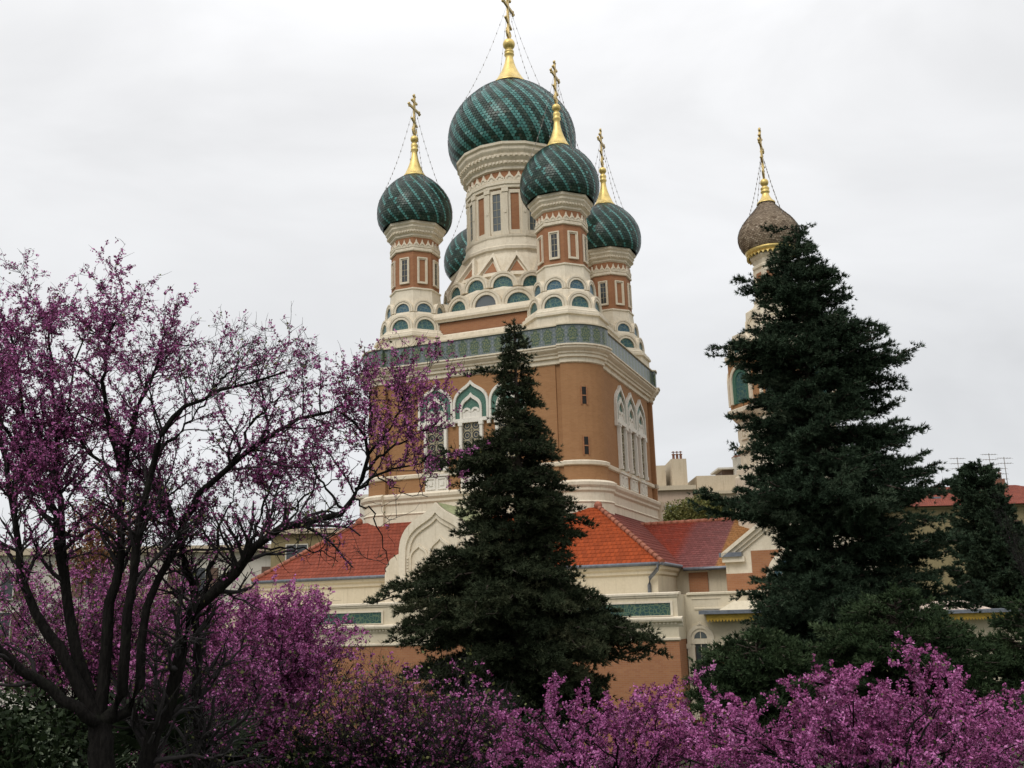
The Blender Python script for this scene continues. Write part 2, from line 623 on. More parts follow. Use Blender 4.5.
# ------------------------------------------------------------------ cathedral
L = 13.5
LC = 13.0
CX, CY, TH = 4.083, 50.0, R(21.58)
cath = empty('cathedral', (CX, CY, 0), -TH)
tag(cath, 'ochre brick cathedral with cream stone trim, green tiled onion domes and gold crosses', 'cathedral')

CC = 1.6


def plan(off, bulge=0.2, seg=7, notch=0.0):
    """plan outline of the cube: square with rounded corner pilasters, counter-clockwise from the front left"""
    pts = []
    cs = [(-CC, CC, -90), (-CC, L - CC, 0), (-L + CC, L - CC, 90), (-L + CC, CC, 180)]
    r = CC + off + bulge
    for cx, cy, a0 in cs:
        d0 = Vector((math.cos(R(a0)), math.sin(R(a0))))
        d1 = Vector((math.cos(R(a0 + 90)), math.sin(R(a0 + 90))))
        c = Vector((cx, cy))
        if notch:
            pts.append(c + d0 * (CC + off) - d1 * 0.34)
            pts.append(c + d0 * (CC + off - notch) - d1 * 0.32)
            pts.append(c + d0 * (CC + off - notch))
        else:
            pts.append(c + d0 * (CC + off))
        for i in range(seg + 1):
            a = R(a0 + 90 * i / seg)
            pts.append(c + Vector((math.cos(a), math.sin(a))) * r)
        if notch:
            pts.append(c + d1 * (CC + off - notch))
            pts.append(c + d1 * (CC + off - notch) - d0 * 0.32)
            pts.append(c + d1 * (CC + off) - d0 * 0.34)
        else:
            pts.append(c + d1 * (CC + off))
    return pts


def sweep(mb, prof, m=0, cap1=False, cap0=False, uvs=False, notch=0.0):
    loops = [[(p.x, p.y, z) for p in plan(o, notch=notch)] for o, z in prof]
    us = None
    vs = None
    if uvs:
        pl = plan(prof[0][0])
        us = [0.0]
        for i in range(len(pl)):
            us.append(us[-1] + (pl[(i + 1) % len(pl)] - pl[i]).length)
        z0, z1 = prof[0][1], prof[-1][1]
        vs = [(z - z0) / (z1 - z0) for o, z in prof]
    mb.loft(loops, m, True, False, cap0, cap1, us, vs)


b = MB(E); sweep(b, [(0, 6.66), (0, 12.95)], notch=0.07)
b.build('brick_wall', BRICK, cath)
b = MB(E); sweep(b, [(0.22, -5.4), (0.22, 5.55), (0.28, 5.62), (0.22, 5.7), (0.22, 6.1), (0.32, 6.2), (0.32, 6.32), (0.42, 6.45), (0.44, 6.6), (0.25, 6.72), (0.02, 6.74)])
b.build('stone_base', CREAM, cath)
b = MB(E); sweep(b, [(0.002, 7.5), (0.1, 7.54), (0.12, 7.7), (0.05, 7.76), (0.002, 7.76)])
b.build('string_course', CREAM, cath)
b = MB(E); sweep(b, [(0.002, 12.86), (0.08, 12.9), (0.08, 13.12), (0.2, 13.16), (0.2, 13.3), (0.28, 13.34), (0.3, 13.42), (0.40, 13.5), (0.48, 13.58), (0.48, 13.68), (0.55, 13.7), (0.55, 13.78), (0.36, 13.80)])
b.build('cornice', CREAM, cath)
b = MB(E); sweep(b, [(0.34, 13.785), (0.34, 14.85)], uvs=True)
b.build('tile_frieze', FRIEZE, cath)
b = MB(E); sweep(b, [(0.2, 14.84), (0.42, 14.84), (0.42, 14.91), (0.2, 14.95), (-0.2, 14.97)], cap1=True)
b.build('parapet_coping', CREAM2, cath)

# big windows (three to each face)


def ogee(w, h, z0, n=12):
    def bz(t):
        p = [(-w, 0), (-1.04 * w, 0.74 * h), (-0.3 * w, 0.68 * h), (0, h)]
        u = 1 - t
        return tuple(u**3 * p[0][k] + 3*u*u*t * p[1][k] + 3*u*t*t * p[2][k] + t**3 * p[3][k] for k in (0, 1))
    lf = [bz(i / n) for i in range(n + 1)]
    return [(x, z + z0) for x, z in lf] + [(-x, z + z0) for x, z in lf[::-1][1:]]


def arc(r, z0, n=14, x0=0, a0=180, a1=0):
    return [(x0 + r * math.cos(R(a0 + (a1 - a0) * i / n)), z0 + r * math.sin(R(a0 + (a1 - a0) * i / n))) for i in range(n + 1)]


def make_window():
    w = MB(E)                               # the glazing in its recess, white jambs
    w.box(-0.52, 0.52, -0.01, 0.1, 7.78, 10.35, 0)
    root = w.build('window', [GLASS], cath)
    j = MB(E)
    for s in (-1, 1):
        x = s * 0.6
        j.box(x - 0.08, x + 0.08, -0.2, 0.05, 7.8, 10.28)
        j.box(x - 0.12, x + 0.12, -0.24, 0.05, 7.77, 7.95)
        j.box(x - 0.12, x + 0.12, -0.24, 0.05, 10.1, 10.3)
    j.build('jamb', WHITE, root)
    gr = MB(E)
    r = 0.26
    for cx in (-0.26, 0.26):
        for k in range(5):
            cz = 8.03 + k * 0.52
            gr.ring(arc(r - 0.035, cz, 16, cx, 0, 360), arc(r, cz, 16, cx, 0, 360), -0.02, -0.05)
            gr.ring(arc(0.1, cz, 10, cx, 0, 360), arc(0.135, cz, 10, cx, 0, 360), -0.02, -0.05)
    for k in range(6):
        z = 7.77 + k * 0.52
        gr.box(-0.52, 0.52, -0.045, -0.018, z - 0.017, z + 0.017)
    gr.box(-0.017, 0.017, -0.047, -0.017, 7.8, 10.3)
    gr.build('grille', LATT, root)
    h = MB(E)                              # ogee hood: white edge, green tile band, inner arch, twin arches
    n = 12
    def lg(w_, h_, zs):
        return [(-w_, 10.36)] + ogee(w_, h_, zs, n) + [(w_, 10.36)]
    outer = lg(1.04, 1.46, 11.12)
    mid = lg(0.92, 1.25, 11.12)
    inn = lg(0.64, 0.98, 10.92)
    h.ring(mid, outer, 0.02, -0.16, 0)
    h.ring(inn, mid, 0.02, -0.05, 1)
    in2 = lg(0.52, 0.76, 10.9)
    h.ring(in2, inn, 0.02, -0.14, 0)
    h.plate(in2, 0.02, -0.03, 1)
    for s in (-1, 1):
        h.ring(arc(0.13, 10.84, 10, s * 0.25), arc(0.25, 10.84, 10, s * 0.25), 0.0, -0.11, 0)
        h.plate(arc(0.13, 10.84, 10, s * 0.25), 0.0, -0.05, 0)
        h.box(s * 1.02 - 0.07, s * 1.02 + 0.07, -0.17, 0.02, 10.12, 10.4, 0)
    h.box(-0.98, 0.98, -0.17, 0.02, 10.3, 10.5, 0)
    h.box(-0.51, 0.51, -0.085, 0.02, 10.5, 10.84, 0)
    h.box(-0.72, 0.72, -0.19, 0.02, 10.26, 10.36, 0)
    h.build('ogee_hood', [WHITE, GREENT], root)
    p = MB(E)
    p.box(-0.68, 0.68, -0.08, 0.02, 6.72, 7.52)
    for s in (-1, 1):
        p.ring([(s*0.33-0.2, 6.88), (s*0.33-0.2, 7.38), (s*0.33+0.2, 7.38), (s*0.33+0.2, 6.88), (s*0.33-0.2, 6.88)],
               [(s*0.33-0.26, 6.82), (s*0.33-0.26, 7.44), (s*0.33+0.26, 7.44), (s*0.33+0.26, 6.82), (s*0.33-0.26, 6.82)], 0.0, -0.13)
        p.box(s*0.33-0.1, s*0.33+0.1, -0.12, 0.0, 7.02, 7.24)
    p.box(-0.74, 0.74, -0.16, 0.02, 7.52, 7.62)
    p.build('sill_panel', WHITE, root)
    return root


win = make_window()
win.location = (-8.86, 0, 0)
for a in (-6.76, -4.66):
    copy_tree(win, cath, (a, 0, 0), 0)
for bb in (5.05, 7.2, 9.3):
    copy_tree(win, cath, (0, bb, 0), R(90))

# slit windows in the rounded corner
s = MB(E)
s.box(-0.12, 0.12, -0.012, 0.1, 8.55, 9.45, 0)
s.box(-0.17, -0.12, -0.05, 0.1, 8.5, 9.5, 1)
s.box(0.12, 0.17, -0.05, 0.1, 8.5, 9.5, 1)
s.box(-0.12, 0.12, -0.03, 0.1, 8.96, 9.02, 1)
slit = s.build('slit_window', [flat('dark_opening', (0.012, 0.011, 0.01), 0.9), BRICKR], cath)
rr = CC + 0.2
ang = R(-52)
sl_loc = Vector((-CC + rr * math.cos(ang), CC + rr * math.sin(ang), -0.5))
slit.location = sl_loc
slit.rotation_euler = (0, 0, ang + R(90))
copy_tree(slit, cath, sl_loc + Vector((0, 0, 2.62)), ang + R(90))
for z in (-0.5, 2.12):
    copy_tree(slit, cath, (-L + CC + rr * math.cos(R(232)), CC + rr * math.sin(R(232)), z), R(232 + 90))

# upper body between the turrets
b = MB(E)
i0, i1 = 0.55, 1.05
def sq(o, z):
    return [(-L + o, o, z), (-o, o, z), (-o, L - o, z), (-L + o, L - o, z)]
b.loft([sq(0.75, 14.93), sq(0.75, 15.2), sq(0.6, 15.24), sq(0.6, 15.36), sq(0.85, 15.42), sq(0.85, 15.55), sq(1.05, 15.62), sq(1.1, 15.7)], 0)
b.loft([sq(1.2, 15.69), sq(1.2, 16.42)], 1)
b.loft([sq(1.05, 16.41), sq(1.0, 16.5), sq(0.92, 16.56), sq(0.92, 16.7), sq(1.1, 16.72), sq(1.2, 17.02), sq(4, 17.1)], 0, cap1=True)
b.build('upper_body', [CREAM, BRICKR], cath)


# --- domes
def catmull(prof, n):
    P = [Vector((r, z)) for r, z in prof]
    P = [P[0] * 2 - P[1]] + P + [P[-1] * 2 - P[-2]]
    out = []
    for i in range(1, len(P) - 2):
        for k in range(n):
            t = k / n
            a, b_, c, d = P[i-1], P[i], P[i+1], P[i+2]
            out.append(0.5 * ((2*b_) + (c-a)*t + (2*a-5*b_+4*c-d)*t*t + (3*b_-a-3*c+d)*t**3))
    out.append(P[-2])
    return out


def make_dome(name, prof, ntile, nrow, period, wid, mats, parent, pick=None, relief=0.022, seed=1, plaintop=0.0):
    """onion dome shingled with pointed tiles, each a small face lying on the profile"""
    rng = np.random.default_rng(seed)
    cur = catmull(prof, 10)
    ln = [0.0]
    for p, q in zip(cur, cur[1:]):
        ln.append(ln[-1] + (q - p).length)
    ln = np.array(ln)
    cr_ = np.array([p.x for p in cur]); cz_ = np.array([p.y for p in cur])
    tot = ln[-1]
    V, F, T, MI = [], [], [], []
    nb = 48
    # under-skin
    zz = np.linspace(0, tot, 26)
    rs = np.interp(zz, ln, cr_) - 0.02
    hz = np.interp(zz, ln, cz_)
    for r, z in zip(rs, hz):
        for i in range(nb):
            V.append((r * math.cos(2*PI*i/nb), r * math.sin(2*PI*i/nb), z))
    Fq = []
    for j in range(25):
        for i in range(nb):
            k = (i+1) % nb
            Fq.append((j*nb+i, j*nb+k, (j+1)*nb+k, (j+1)*nb+i))
    # use 5-gons throughout: quads get a doubled last edge point avoided by splitting into two objects
    skin = build_np(name, np.array(V), np.array(Fq), mats, parent, np.full(len(Fq), 0.2), np.zeros(len(Fq), int), True)
    V2, F2, T2, M2 = [], [], [], []
    dh = tot / nrow
    for j in range(nrow):
        s0 = j * dh
        lo, hi = max(s0 - 0.12 * dh, 0), min(s0 + 1.05 * dh, tot)
        md = s0 + 0.35 * dh
        for i in range(ntile):
            c = 2*PI*(i + 0.5*(j % 2)) / ntile
            hw = PI / ntile * 0.9
            j_ = 1 + rng.normal() * 0.25
            pts = [(lo, 0, relief * j_), (md, 1, relief * 0.8 * j_), (hi, 1, 0.0), (hi, -1, 0.0), (md, -1, relief * 0.8 * j_)]
            base = len(V2)
            for ss, sx, up in pts:
                r = np.interp(ss, ln, cr_) + up
                z = np.interp(ss, ln, cz_)
                V2.append((r * math.cos(c + sx*hw), r * math.sin(c + sx*hw), z))
            F2.append(tuple(range(base, base + 5)))
            ph = (i + 0.5 * (j % 2) + 0.5 * j)
            teal = (ph % period) < wid and j / nrow < 1 - plaintop
            if teal and rng.random() < 0.04:
                teal = False
            elif not teal and rng.random() < 0.008 and j / nrow < 1 - plaintop:
                teal = True
            if pick:
                teal = False
            M2.append(1 if teal else 0)
            T2.append(float(np.clip(rng.normal(0.45, 0.22), 0, 1)))
    # join the tiles into the same mesh object through bmesh-free merging
    me = skin.data
    V0 = len(V)
    allV = [tuple(v) for v in V] + V2
    allF = [tuple(f) for f in Fq] + [tuple(x + V0 for x in f) for f in F2]
    me2 = bpy.data.meshes.new(name)
    me2.from_pydata(allV, [], allF)
    for mt in mats:
        me2.materials.append(mt)
    me2.polygons.foreach_set('material_index', np.array([0]*len(Fq) + M2, dtype=np.int32))
    sm = np.zeros(len(allF), bool); sm[:len(Fq)] = True
    me2.polygons.foreach_set('use_smooth', sm)
    a_ = me2.attributes.new('tone', 'FLOAT', 'FACE')
    a_.data.foreach_set('value', np.array([0.2]*len(Fq) + T2, dtype=np.float32))
    me2.update()
    skin.data = me2
    bpy.data.meshes.remove(me)
    skin.location.z = E
    return skin


def make_cross(h, parent, z0, mat=GOLDC):
    """three-bar cross with trefoil ends, its bars along local y"""
    c = MB(E)
    w = h * 0.026
    c.box(-w*0.7, w*0.7, -w, w, z0, z0 + h * 0.97)
    zb = z0 + h * 0.66
    c.box(-w*0.68, w*0.68, -h*0.24, h*0.24, zb - w, zb + w)
    zt = z0 + h * 0.83
    c.box(-w*0.66, w*0.66, -h*0.11, h*0.11, zt - w*0.9, zt + w*0.9)
    c.M = Matrix.Translation((0, 0, z0 + h*0.33)) @ Matrix.Rotation(R(-24), 4, 'X')
    c.box(-w*0.66, w*0.66, -h*0.13, h*0.13, -w*0.9, w*0.9)
    c.M = None
    for y, z in ((0, z0 + h*0.97), (h*0.24, zb), (-h*0.24, zb)):
        for dy, dz in ((0, 0), (0.035, 0.0), (-0.035, 0.0), (0, 0.035), (0, -0.035)):
            c.ball((0, y + dy*h, z + dz*h), h*0.026, 7)
    for sy in (-1, 1):
        c.ball((0, sy*h*0.11, zt), h*0.03, 6)
        c.ball((0, sy*h*0.12, z0 + h*0.33 - sy*h*0.05), h*0.028, 6)
        c.tube([(0, 0, z0 + h*0.02), (0, sy*h*0.06, z0 + h*0.05), (0, sy*h*0.10, z0 + h*0.12), (0, sy*h*0.085, z0 + h*0.2)], [w*0.7, w*0.8, w*0.7, w*0.3], 5)
    for z in (0.15, 0.25, 0.45, 0.55):
        c.ball((0, 0, z0 + h*z), h*0.03, 6)
    return c.build('cross', mat, parent)


def make_chain(p0, p1, sag, parent):
    """one hanging chain with beads; copies are turned about the dome axis"""
    p0, p1 = Vector(p0), Vector(p1)
    n = 14
    pts = []
    for i in range(n + 1):
        t = i / n
        p = p0.lerp(p1, t)
        p.z -= sag * 4 * t * (1 - t)
        pts.append(p)
    c = MB(E)
    c.tube(pts, 0.008, 4)
    for i in range(1, n):
        c.lathe([(0.002, pts[i].z - 0.09), (0.033, pts[i].z), (0.002, pts[i].z + 0.09)], 5, 0, pts[i][:2])
    return c.build('chain', CHAIN, parent)


def spire_prof(zc, zn, zb, rc, rn, rb):
    """gold finial: flared cone, neck rings, ball"""
    H = zn - zc
    pr = [(rc * 1.06, zc - 0.04), (rc * 1.06, zc + 0.03), (rc, zc + 0.04)]
    for t in (0.15, 0.3, 0.45, 0.6, 0.75, 0.9, 1.0):
        pr.append((rn + (rc - rn) * (1 - t) ** 1.7, zc + 0.04 + (H - 0.04) * t))
    hz = zb - rb - zn
    pr += [(rn * 1.35, zn + hz*0.15), (rn * 1.35, zn + hz*0.3), (rn, zn + hz*0.42), (rn*1.3, zn + hz*0.6), (rn*1.3, zn + hz*0.75), (rn*0.9, zn + hz*0.95)]
    for k in range(1, 9):
        a = PI * k / 8
        pr.append((max(rb * math.sin(a), 0.01), zb - rb * math.cos(a)))
    return pr


def make_arch(name, r, zc, ro, rec, depth, tile, parent, legs=0.0, flatback=None):
    """half-round gable standing proud at radius r from a tower axis: cream ring and a tile half-moon"""
    a = MB(E)
    y = -r
    n = 12
    o = arc(ro, zc, n)
    i1_ = arc(ro * 0.86, zc, n)
    i2_ = arc(ro * 0.80, zc, n)
    i3_ = arc(ro * 0.66, zc, n)
    if legs:
        def lg(q):
            return [(q[0][0], zc - legs)] + q + [(q[-1][0], zc - legs)]
        o, i1_, i2_, i3_ = lg(o), lg(i1_), lg(i2_), lg(i3_)
    a.ring(i1_, o, y + depth, y - 0.02, 0)
    a.ring(i2_, i1_, y + depth, y + 0.03, 0)
    a.ring(i3_, i2_, y + depth, y - 0.005, 0)
    a.plate(i3_, y + depth, y + rec, 1)
    return a.build(name, [CREAM, tile], parent)


ONION = [(0.845, -0.02), (0.945, 0.09), (0.99, 0.2), (1.0, 0.33), (0.98, 0.46), (0.92, 0.59), (0.79, 0.745), (0.585, 0.905), (0.41, 1.0), (0.30, 1.055), (0.255, 1.085)]


def turret():
    """corner turret about its own axis; z relative to the eye"""
    N, PH = 8, R(22.5)
    t = MB(E)
    pr = [(2.3, 14.4), (2.3, 15.45), (2.42, 15.5), (2.42, 15.62), (2.34, 15.66), (2.34, 15.76), (2.2, 15.84), (2.16, 15.98), (2.02, 16.02), (1.84, 16.08), (1.76, 17.0), (1.6, 17.28), (1.54, 17.3), (1.5, 18.0), (1.47, 18.3), (1.46, 18.5), (1.52, 18.54), (1.52, 18.62), (1.41, 18.64)]
    t.lathe(pr, N, PH, m=0, smooth=False)
    t.lathe([(1.40, 18.62), (1.40, 21.9)], N, PH, m=1, smooth=False)
    # zigzag band
    t.lathe([(1.42, 20.86), (1.5, 20.9), (1.5, 21.02), (1.46, 21.06), (1.46, 21.18)], N, PH, m=0, smooth=False)
    t.lathe([(1.40, 21.72), (1.5, 21.8), (1.5, 21.9), (1.62, 21.98), (1.62, 22.12), (1.7, 22.22), (1.74, 22.26), (1.74, 22.38), (1.84, 22.46), (1.86, 22.6), (1.7, 22.68), (1.2, 22.7)], N, PH, m=0, smooth=False)
    ap = math.cos(R(22.5))
    for k in range(N):
        t.M = Matrix.Rotation(R(45 * k), 4, 'Z')
        fw = 1.40 * math.sin(R(22.5))
        y = -1.40 * ap
        for q in range(3):          # scalloped tooth band
            x = -fw + fw * 2 * (q + 0.5) / 3
            w = fw / 3
            t.plate([(x - w, 21.1), (x + w, 21.1), (x + w, 21.24), (x + w*0.3, 21.42), (x, 21.6), (x - w*0.3, 21.42), (x - w, 21.24)], y + 0.02, y - 0.09, 0)
            t.ring(arc(w*0.5, 21.2, 6, x), arc(w*0.74, 21.2, 6, x), y, y - 0.12, 0)
        fw2 = 1.62 * math.sin(R(22.5)); y2 = -1.62 * ap
        for q in range(7):          # dentils
            x = -fw2 + fw2 * 2 * (q + 0.5) / 7
            t.box(x - 0.05, x + 0.05, y2 - 0.07, y2 + 0.05, 22.0, 22.1, 0)
    t.M = None
    root = t.build('turret', [CREAM, BRICKR], cath)
    # dome
    zb = 22.66
    dome = make_dome('onion_dome', [(r * 2.23, zb + z * 3.22) for r, z in ONION], 76, 30, 4, 1, [DOMED, DOMET], root, seed=3, plaintop=0.13)
    sp = MB(E); sp.lathe(spire_prof(26.08, 27.75, 28.58, 0.66, 0.17, 0.25), 20)
    sp.build('gold_spire', GOLD, root)
    make_cross(2.75, root, 28.8)
    ch = make_chain((0.06, 0.06, 30.55), (1.35, 1.35, 24.85), 0.45, root)
    for k in (1, 2, 3):
        copy_tree(ch, root, (0, 0, 0), R(90 * k))
    # windows: on the axes glazed, on the diagonals bricked up
    w = MB(E)
    y = -1.40 * ap
    fr_o = [(-0.30, 18.9), (-0.30, 20.5), (0.30, 20.5), (0.30, 18.9), (-0.30, 18.9)]
    fr_i = [(-0.17, 19.03), (-0.17, 20.36), (0.17, 20.36), (0.17, 19.03), (-0.17, 19.03)]
    fr_m = [(-0.235, 18.96), (-0.235, 20.43), (0.235, 20.43), (0.235, 18.96), (-0.235, 18.96)]
    def wframe(w):
        w.ring(fr_m, fr_o, y + 0.03, y - 0.1, 0)
        w.ring(fr_i, fr_m, y + 0.03, y - 0.05, 0)
    wframe(w)
    w.box(-0.172, 0.172, y - 0.015, y + 0.05, 19.02, 20.37, 1)
    w.box(-0.01, 0.01, y - 0.03, y, 19.02, 20.37, 2)
    for z in (19.4, 19.75, 20.1):
        w.box(-0.17, 0.17, y - 0.028, y, z - 0.012, z + 0.012, 2)
    win_ = w.build('window', [CREAM, GLASS, LATT], root)
    w = MB(E); wframe(w)
    w.box(-0.172, 0.172, y - 0.012, y + 0.05, 19.02, 20.37, 1)
    blind = w.build('blind_window', [CREAM, BRICKR], root)
    blind.rotation_euler = (0, 0, R(45))
    for k in (1, 2, 3):
        copy_tree(win_, root, (0, 0, 0), R(90 * k))
        copy_tree(blind, root, (0, 0, 0), R(90 * k + 45))
    a1 = make_arch('gable_arch', 2.05 * ap, 16.1, 0.78, 0.08, 0.55, TEAL, root, legs=0.1)
    a2 = make_arch('gable_arch', 1.76 * ap, 17.2, 0.655, 0.07, 0.5, BLUE, root, legs=0.1)
    for k in range(1, 8):
        copy_tree(a1, root, (0, 0, 0), R(45 * k))
        copy_tree(a2, root, (0, 0, 0), R(45 * k))
    return root


T = 1.92
tur = turret()
tur.location = (-T, T, 0)
for loc in ((-LC + T, T), (-T, LC - T), (-LC + T, LC - T)):
    copy_tree(tur, cath, (*loc, 0))


def drum():
    N, PH = 16, R(11.25)
    t = MB(E)
    t.lathe([(5.15, 16.9), (5.15, 17.12), (5.0, 17.2), (4.72, 17.24), (4.6, 18.2), (4.3, 18.46), (4.18, 18.5), (4.05, 19.3), (3.85, 19.5), (3.45, 20.5), (3.22, 20.9), (3.24, 21.05), (3.34, 21.12), (3.34, 21.3), (3.22, 21.4), (3.1, 21.75), (3.06, 21.9), (3.1, 22.0), (3.1, 22.12), (2.84, 22.16)], N, PH, m=0, smooth=False)
    t.lathe([(2.84, 22.1), (2.84, 26.4)], N, PH, m=1, smooth=False)
    t.lathe([(2.86, 25.1), (3.0, 25.14), (3.0, 25.3), (3.06, 25.34), (3.06, 25.5), (2.95, 25.54), (2.95, 25.66)], N, PH, m=0, smooth=False)
    t.lathe([(2.84, 26.26), (2.98, 26.32), (2.98, 26.5), (3.12, 26.6), (3.12, 26.8), (3.26, 26.95), (3.3, 27.0), (3.3, 27.2), (3.42, 27.35), (3.46, 27.42), (3.46, 27.6), (3.58, 27.68), (3.58, 27.84), (3.4, 27.9), (2.4, 27.95)], N, PH, m=0, smooth=False)
    ap = math.cos(PI / N)
    for k in range(N):
        t.M = Matrix.Rotation(R(22.5 * k), 4, 'Z')
        fw = 2.84 * math.sin(PI / N)
        y = -2.84 * ap
        for q in range(2):
            x = -fw + fw * (q + 0.5)
            w = fw / 2
            t.plate([(x - w, 25.6), (x + w, 25.6), (x + w, 25.78), (x + w*0.35, 25.98), (x, 26.2), (x - w*0.35, 25.98), (x - w, 25.78)], y + 0.02, y - 0.12, 0)
            t.ring(arc(w*0.48, 25.72, 6, x), arc(w*0.72, 25.72, 6, x), y, y - 0.16, 0)
        for (rr_, zz_, n_) in ((3.12, 26.62, 5), (3.3, 27.02, 4)):
            f2 = rr_ * math.sin(PI / N); y2 = -rr_ * ap
            for q in range(n_):
                x = -f2 + 2 * f2 * (q + 0.5) / n_
                t.box(x - 0.07, x + 0.07, y2 - 0.09, y2 + 0.05, zz_, zz_ + 0.14, 0)
        # tall triangular pediments on the flared skirt
        y3 = -4.12 * ap
        t.M = Matrix.Rotation(R(22.5 * k), 4, 'Z') @ Matrix.Translation((0, -4.12, 19.2)) @ Matrix.Rotation(R(-27), 4, 'X')
        tri_o = [(-0.8, 0.0), (0, 1.75), (0.8, 0.0)]
        tri_m = [(-0.62, 0.0), (0, 1.38), (0.62, 0.0)]
        t.ring(tri_m, tri_o, 0.3, -0.24, 0)
        t.plate(tri_m, 0.3, -0.02, 0)
        t.plate([(-0.4, 0.28), (0.4, 0.28), (0, 1.14)], 0.25, -0.035, 1)
    t.M = None
    root = t.build('drum', [CREAM, BRICKR], cath)
    # pilasters and head frames: one 'pilaster' between every two bays
    p = MB(E)
    p.box(-0.16, 0.16, -2.98, -2.75, 22.12, 25.12)
    p.box(-0.2, 0.2, -3.03, -2.75, 22.12, 22.35)
    p.box(-0.2, 0.2, -3.03, -2.75, 24.85, 25.1)
    p.box(-0.07, 0.07, -3.01, -2.8, 23.5, 23.72)
    pil = p.build('pilaster', CREAM, root)
    pil.rotation_euler = (0, 0, R(11.25))
    for k in range(1, 16):
        copy_tree(pil, root, (0, 0, 0), R(11.25 + 22.5 * k))
    y = -2.84 * ap
    def bay(name, m):
        w = MB(E)
        w.ring([(-0.25, 22.45), (-0.25, 24.8), (0.25, 24.8), (0.25, 22.45), (-0.25, 22.45)], [(-0.42, 22.2), (-0.42, 25.02), (0.42, 25.02), (0.42, 22.2), (-0.42, 22.2)], y + 0.05, y - 0.08, 0)
        w.box(-0.26, 0.26, y - 0.02, y + 0.05, 22.44, 24.82, 1)
        if name == 'window':
            w.box(-0.012, 0.012, y - 0.035, y, 22.45, 24.8, 2)
            for z in (22.9, 23.35, 23.8, 24.3):
                w.box(-0.25, 0.25, y - 0.033, y, z - 0.014, z + 0.014, 2)
        return w.build(name, [CREAM, m, LATT], root)
    w1 = bay('window', GLASS2)
    w2 = bay('brick_panel', BRICKR)
    w2.rotation_euler = (0, 0, R(22.5))
    for k in range(1, 8):
        copy_tree(w1, root, (0, 0, 0), R(45 * k))
        copy_tree(w2, root, (0, 0, 0), R(45 * k + 22.5))
    a0 = make_arch('gable_arch', 5.02 * ap, 17.22, 0.98, 0.1, 0.7, GLASS2, root, legs=0.06)
    a1 = make_arch('gable_arch', 5.02 * ap, 17.22, 0.98, 0.1, 0.7, TEAL, root, legs=0.06)
    a1.rotation_euler = (0, 0, R(22.5))
    for k in range(2, 16):
        copy_tree(a0 if k % 4 == 0 else a1, root, (0, 0, 0), R(22.5 * k))
    a2 = make_arch('gable_arch', 4.48 * ap, 18.48, 0.87, 0.1, 0.7, TEAL, root, legs=0.06)
    a2.rotation_euler = (0, 0, R(11.25))
    for k in range(1, 16):
        copy_tree(a2, root, (0, 0, 0), R(22.5 * k + 11.25))
    make_dome('onion_dome', [(r * 4.05, 27.86 + z * 5.2) for r, z in ONION], 112, 40, 4, 2, [DOMED, DOMET], root, seed=5, plaintop=0.2)
    sp = MB(E); sp.lathe(spire_prof(33.45, 35.6, 36.45, 1.12, 0.24, 0.40), 24)
    sp.build('gold_spire', GOLD, root)
    make_cross(3.7, root, 36.8)
    ch = make_chain((0.08, 0.08, 39.2), (2.5, 2.5, 31.2), 0.6, root)
    for k in (1, 2, 3):
        copy_tree(ch, root, (0, 0, 0), R(90 * k))
    return root


dr = drum()
dr.location = (-LC / 2, LC / 2, 0)

# --- low ring of rooms with the orange hipped roof round the foot of the cube
D = 4.0
ZE, ZR = 2.26, 5.3
xl, xr = -13.6, 0.05
eave = [(xl - D, -D), (xr + D, -D), (xr + D, L + D), (xl - D, L + D)]
ridge = [(xl, -0.05), (xr, -0.05), (xr, L), (xl, L)]


def roof_plane(mb, e0, e1, r1, r0, m=0, u0=0.0, row=0.3, lip=0.016):
    """e0-e1 along the eave, r0-r1 along the ridge: overlapping courses of tiles, UV in metres"""
    e0, e1, r1, r0 = (Vector(p) for p in (e0, e1, r1, r0))
    du = (e1 - e0).normalized()
    up = ((r0 + r1) / 2 - (e0 + e1) / 2)
    up = up - du * up.dot(du)
    nrm = du.cross(up).normalized()
    if nrm.z < 0:
        nrm = -nrm

    def uv(p):
        d = p - e0
        u = d.dot(du)
        return (u + u0, (d - du * u).length)
    n = max(int(up.length / row), 2)
    for k in range(n):
        a, b_ = e0.lerp(r0, k / n), e1.lerp(r1, k / n)
        c, d = e1.lerp(r1, (k + 1) / n), e0.lerp(r0, (k + 1) / n)
        al, bl = a + nrm * lip, b_ + nrm * lip
        mb.poly([al, bl, c, d], m, [uv(p) for p in (a, b_, c, d)])
        mb.poly([a, b_, bl, al], m, [uv(p) for p in (a, b_, b_, a)])


rf = MB(E)
for i in range(4):
    k = (i + 1) % 4
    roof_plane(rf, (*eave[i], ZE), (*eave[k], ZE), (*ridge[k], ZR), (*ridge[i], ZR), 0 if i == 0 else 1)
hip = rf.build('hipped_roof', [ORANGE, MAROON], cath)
for i in (0, 1):
    rt = MB(E)
    p0, p1 = Vector((*ridge[i], ZR + 0.03)), Vector((*eave[i], ZE + 0.03))
    n = 17
    for k in range(n):
        a, c = p0.lerp(p1, k / n), p0.lerp(p1, (k + 1.1) / n)
        rt.tube([a, c], [0.10, 0.14], 8, 0, True)
    rt.ball((ridge[i][0], ridge[i][1], ZR + 0.08), 0.22)
    rt.build('ridge_tiles', RIDGE, hip)
gt = MB(E)
for i in (0, 1, 3):
    k = (i + 1) % 4
    p0, p1 = Vector((*eave[i], ZE - 0.06)), Vector((*eave[k], ZE - 0.06))
    gt.tube([p0, p1], 0.085, 8)
gt.build('gutter', ZINC, hip)


def rect(o, z):
    return [(xl - D + o, -D + o, z), (xr + D - o, -D + o, z), (xr + D - o, L + D - o, z), (xl - D + o, L + D - o, z)]


